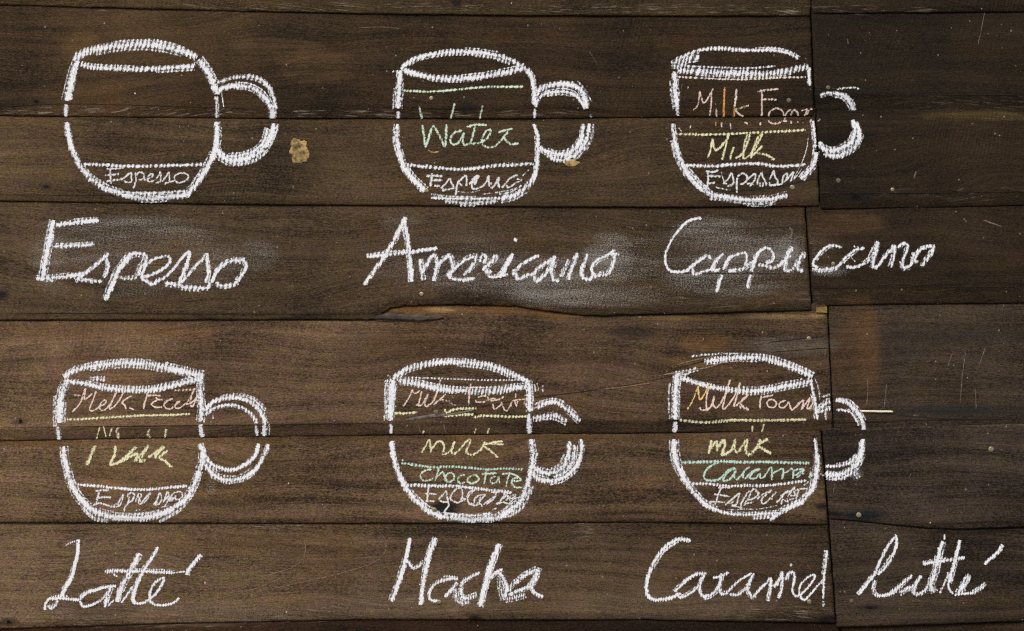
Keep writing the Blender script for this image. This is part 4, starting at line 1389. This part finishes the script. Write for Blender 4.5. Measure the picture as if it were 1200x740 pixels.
caption('white chalk word Latte with an accent, bottom left', [
    ('M8', '''5.6 1.1 310,15 308,100 285,200 260,285 210,375 185,420
2.5 0.5 222,55 262,35 310,25
4.4 1.0 120,435 170,425 240,432 315,438
4.4 0.9 75,510 85,460 115,432 160,438 150,475 120,500 95,480'''),
    ('M8', '''4.2 1.0 320,442 355,400 430,370 500,350 575,340
3.8 0.95 320,445 345,485 400,475 470,440 520,380
5 0.95 540,350 510,420 498,490
2.5 0.8 520,480 560,440'''),
    ('M8', '''7.6 0.95 742,112 690,210 640,300 600,380 585,455
3 0.85 612,460 650,410 692,345'''),
    ('M8', '''5.4 1.1 872,68 820,160 765,240 715,350 695,440 715,468
4.6 1.0 498,244 560,235 700,238 850,242 985,250
1.8 0.9 985,249 1030,243 1062,240'''),
    ('M8', '''3.8 1.0 715,465 780,455 860,390 915,290 860,310 820,370 812,430
3.8 0.95 805,440 850,472 920,475 980,460 1020,425
2.5 0.8 555,255 585,278'''),
    ('M8', '''5 1.1 1172,120 1130,170 1085,230 1075,265''')], 145, 712, [(85, 640, 14, 10, 0.35), (120, 690, 60, 14, .2)])

caption('white chalk word Mocha with thick upright strokes', [
    ('K', '''6.2 1.15 190,58 171,150 142,250 108,338
4.2 0.85 175,155 205,192 245,168'''),
    ('M7', '''7.2 1.05 222,5 170,120 140,250 110,400 90,560
3 0.6 5,240 60,250 110,190'''),
    ('M7', '''4.4 0.95 400,340 320,345 230,375 175,430 165,495 190,522 235,525
4.4 0.95 390,370 340,440 288,490
3.5 0.6 280,325 330,325 390,345'''),
    ('M7', '''5 0.85 580,290 500,330 440,365 425,430 430,480
5.4 0.85 425,490 480,505 560,475
7 0.6 380,420 385,510 440,545 500,535'''),
    ('M7', '''8.6 1.05 742,52 690,180 645,320 610,450 580,575
4.4 0.95 660,340 720,285 770,265
5.6 0.9 735,290 785,350 800,420 790,500
5 0.6 745,330 755,430 780,520'''),
    ('M7', '''6 0.75 1060,262 960,310 860,390 810,450
5 1.0 815,475 900,440 990,395 1060,265
6 0.6 790,510 860,500 960,470
4.8 1.0 1005,395 1030,450 1105,492
5.5 0.9 1070,250 1045,330 1010,400''')], 545, 712)

caption('white chalk words Caramel and latte side by side across the board joint', [
    ('L', '''5.4 1.0 182,50 142,45 97,75 62,130 45,190 60,226 110,227 152,210
2.5 0.5 50,150 38,190'''),
    ('M1', '''4.4 0.95 0,275 40,240 100,185 170,145 238,140
4.2 0.95 20,285 50,318 110,290 170,245 225,150
4.6 0.9 215,165 190,240 210,305 250,300'''),
    ('M1', '''3.6 0.9 285,170 330,165 405,135
4.8 0.9 215,315 260,305 315,260 345,180 350,140
4.2 0.85 350,180 335,250 350,290 400,285'''),
    ('M1', '''3.4 0.95 400,275 450,220 510,175 575,140
4 0.85 410,295 470,298 520,265 560,240
4.4 0.9 590,140 560,200 545,260 575,315 600,300'''),
    ('M1', '''3.8 0.9 590,310 640,250 690,205 715,170
4.4 0.9 715,170 715,240 695,345
4.2 0.85 735,240 775,190 800,135 800,230 775,325
4 0.95 825,190 845,145 880,130 890,180 875,250'''),
    ('M1', '''3.2 0.95 872,250 890,305 930,300 990,245 1035,180 1035,150 980,175 930,240 930,300 960,335 990,315 1050,245 1090,200'''),
    ('M1', '''4.6 0.95 1132,-30 1122,60 1110,150
3.2 0.85 1110,150 1106,240 1105,330
2.6 0.7 1085,220 1112,150
4 0.6 1105,345 1105,385'''),
    ('M2', '''5 1.05 35,488 90,420 150,345
4.4 0.95 150,350 200,235 250,135 312,60 320,110 290,200 235,285 180,340
5 0.95 160,380 145,440 170,492 240,490 300,470
2 0.7 312,38 313,70'''),
    ('M2', '''6 0.8 265,485 320,440 380,390 435,345
6 0.85 340,475 400,445 450,420
5.4 0.9 500,345 470,400 450,470 490,485'''),
    ('M2', '''7 0.95 660,90 630,200 605,320 575,410 600,470
4 0.8 490,480 535,450 560,400
2.4 0.8 675,40 675,80'''),
    ('M2', '''6 1.0 790,85 760,200 735,300 705,400
5 1.15 515,262 590,248 700,232 825,212
3 0.85 640,475 690,370 700,320 / 700,400 710,450 740,480'''),
    ('M2', '''5.6 0.9 770,480 820,420 860,355 835,360 800,420 810,465
4.2 0.85 750,490 810,478 880,475 940,445 985,410'''),
    ('M2', '''4.4 1.1 1100,115 1075,160 1020,215 970,262''')], 960, 715)

# scattered dabs of smeared chalk beside the drawings
def smear(x, y, rx, ry, s, label):
    e = thing('chalk_smudge', label, 'smudge', 'chalk smudges on the boards', x, y)
    o = dust(e, [(x, y, rx, ry, s)])
    o.name = 'smudge'
    del o['label']
    return o
smear(247, 571, 8, 11, 0.62, 'small chalk smudge under the handle of the Latte mug')
smear(1004, 556, 11, 9, 0.80, 'chalk smudge at the lower end of the Caramel latte mug handle')
smear(678, 560, 14, 9, 0.32, 'faint chalk smudge right of the Mocha mug handle')
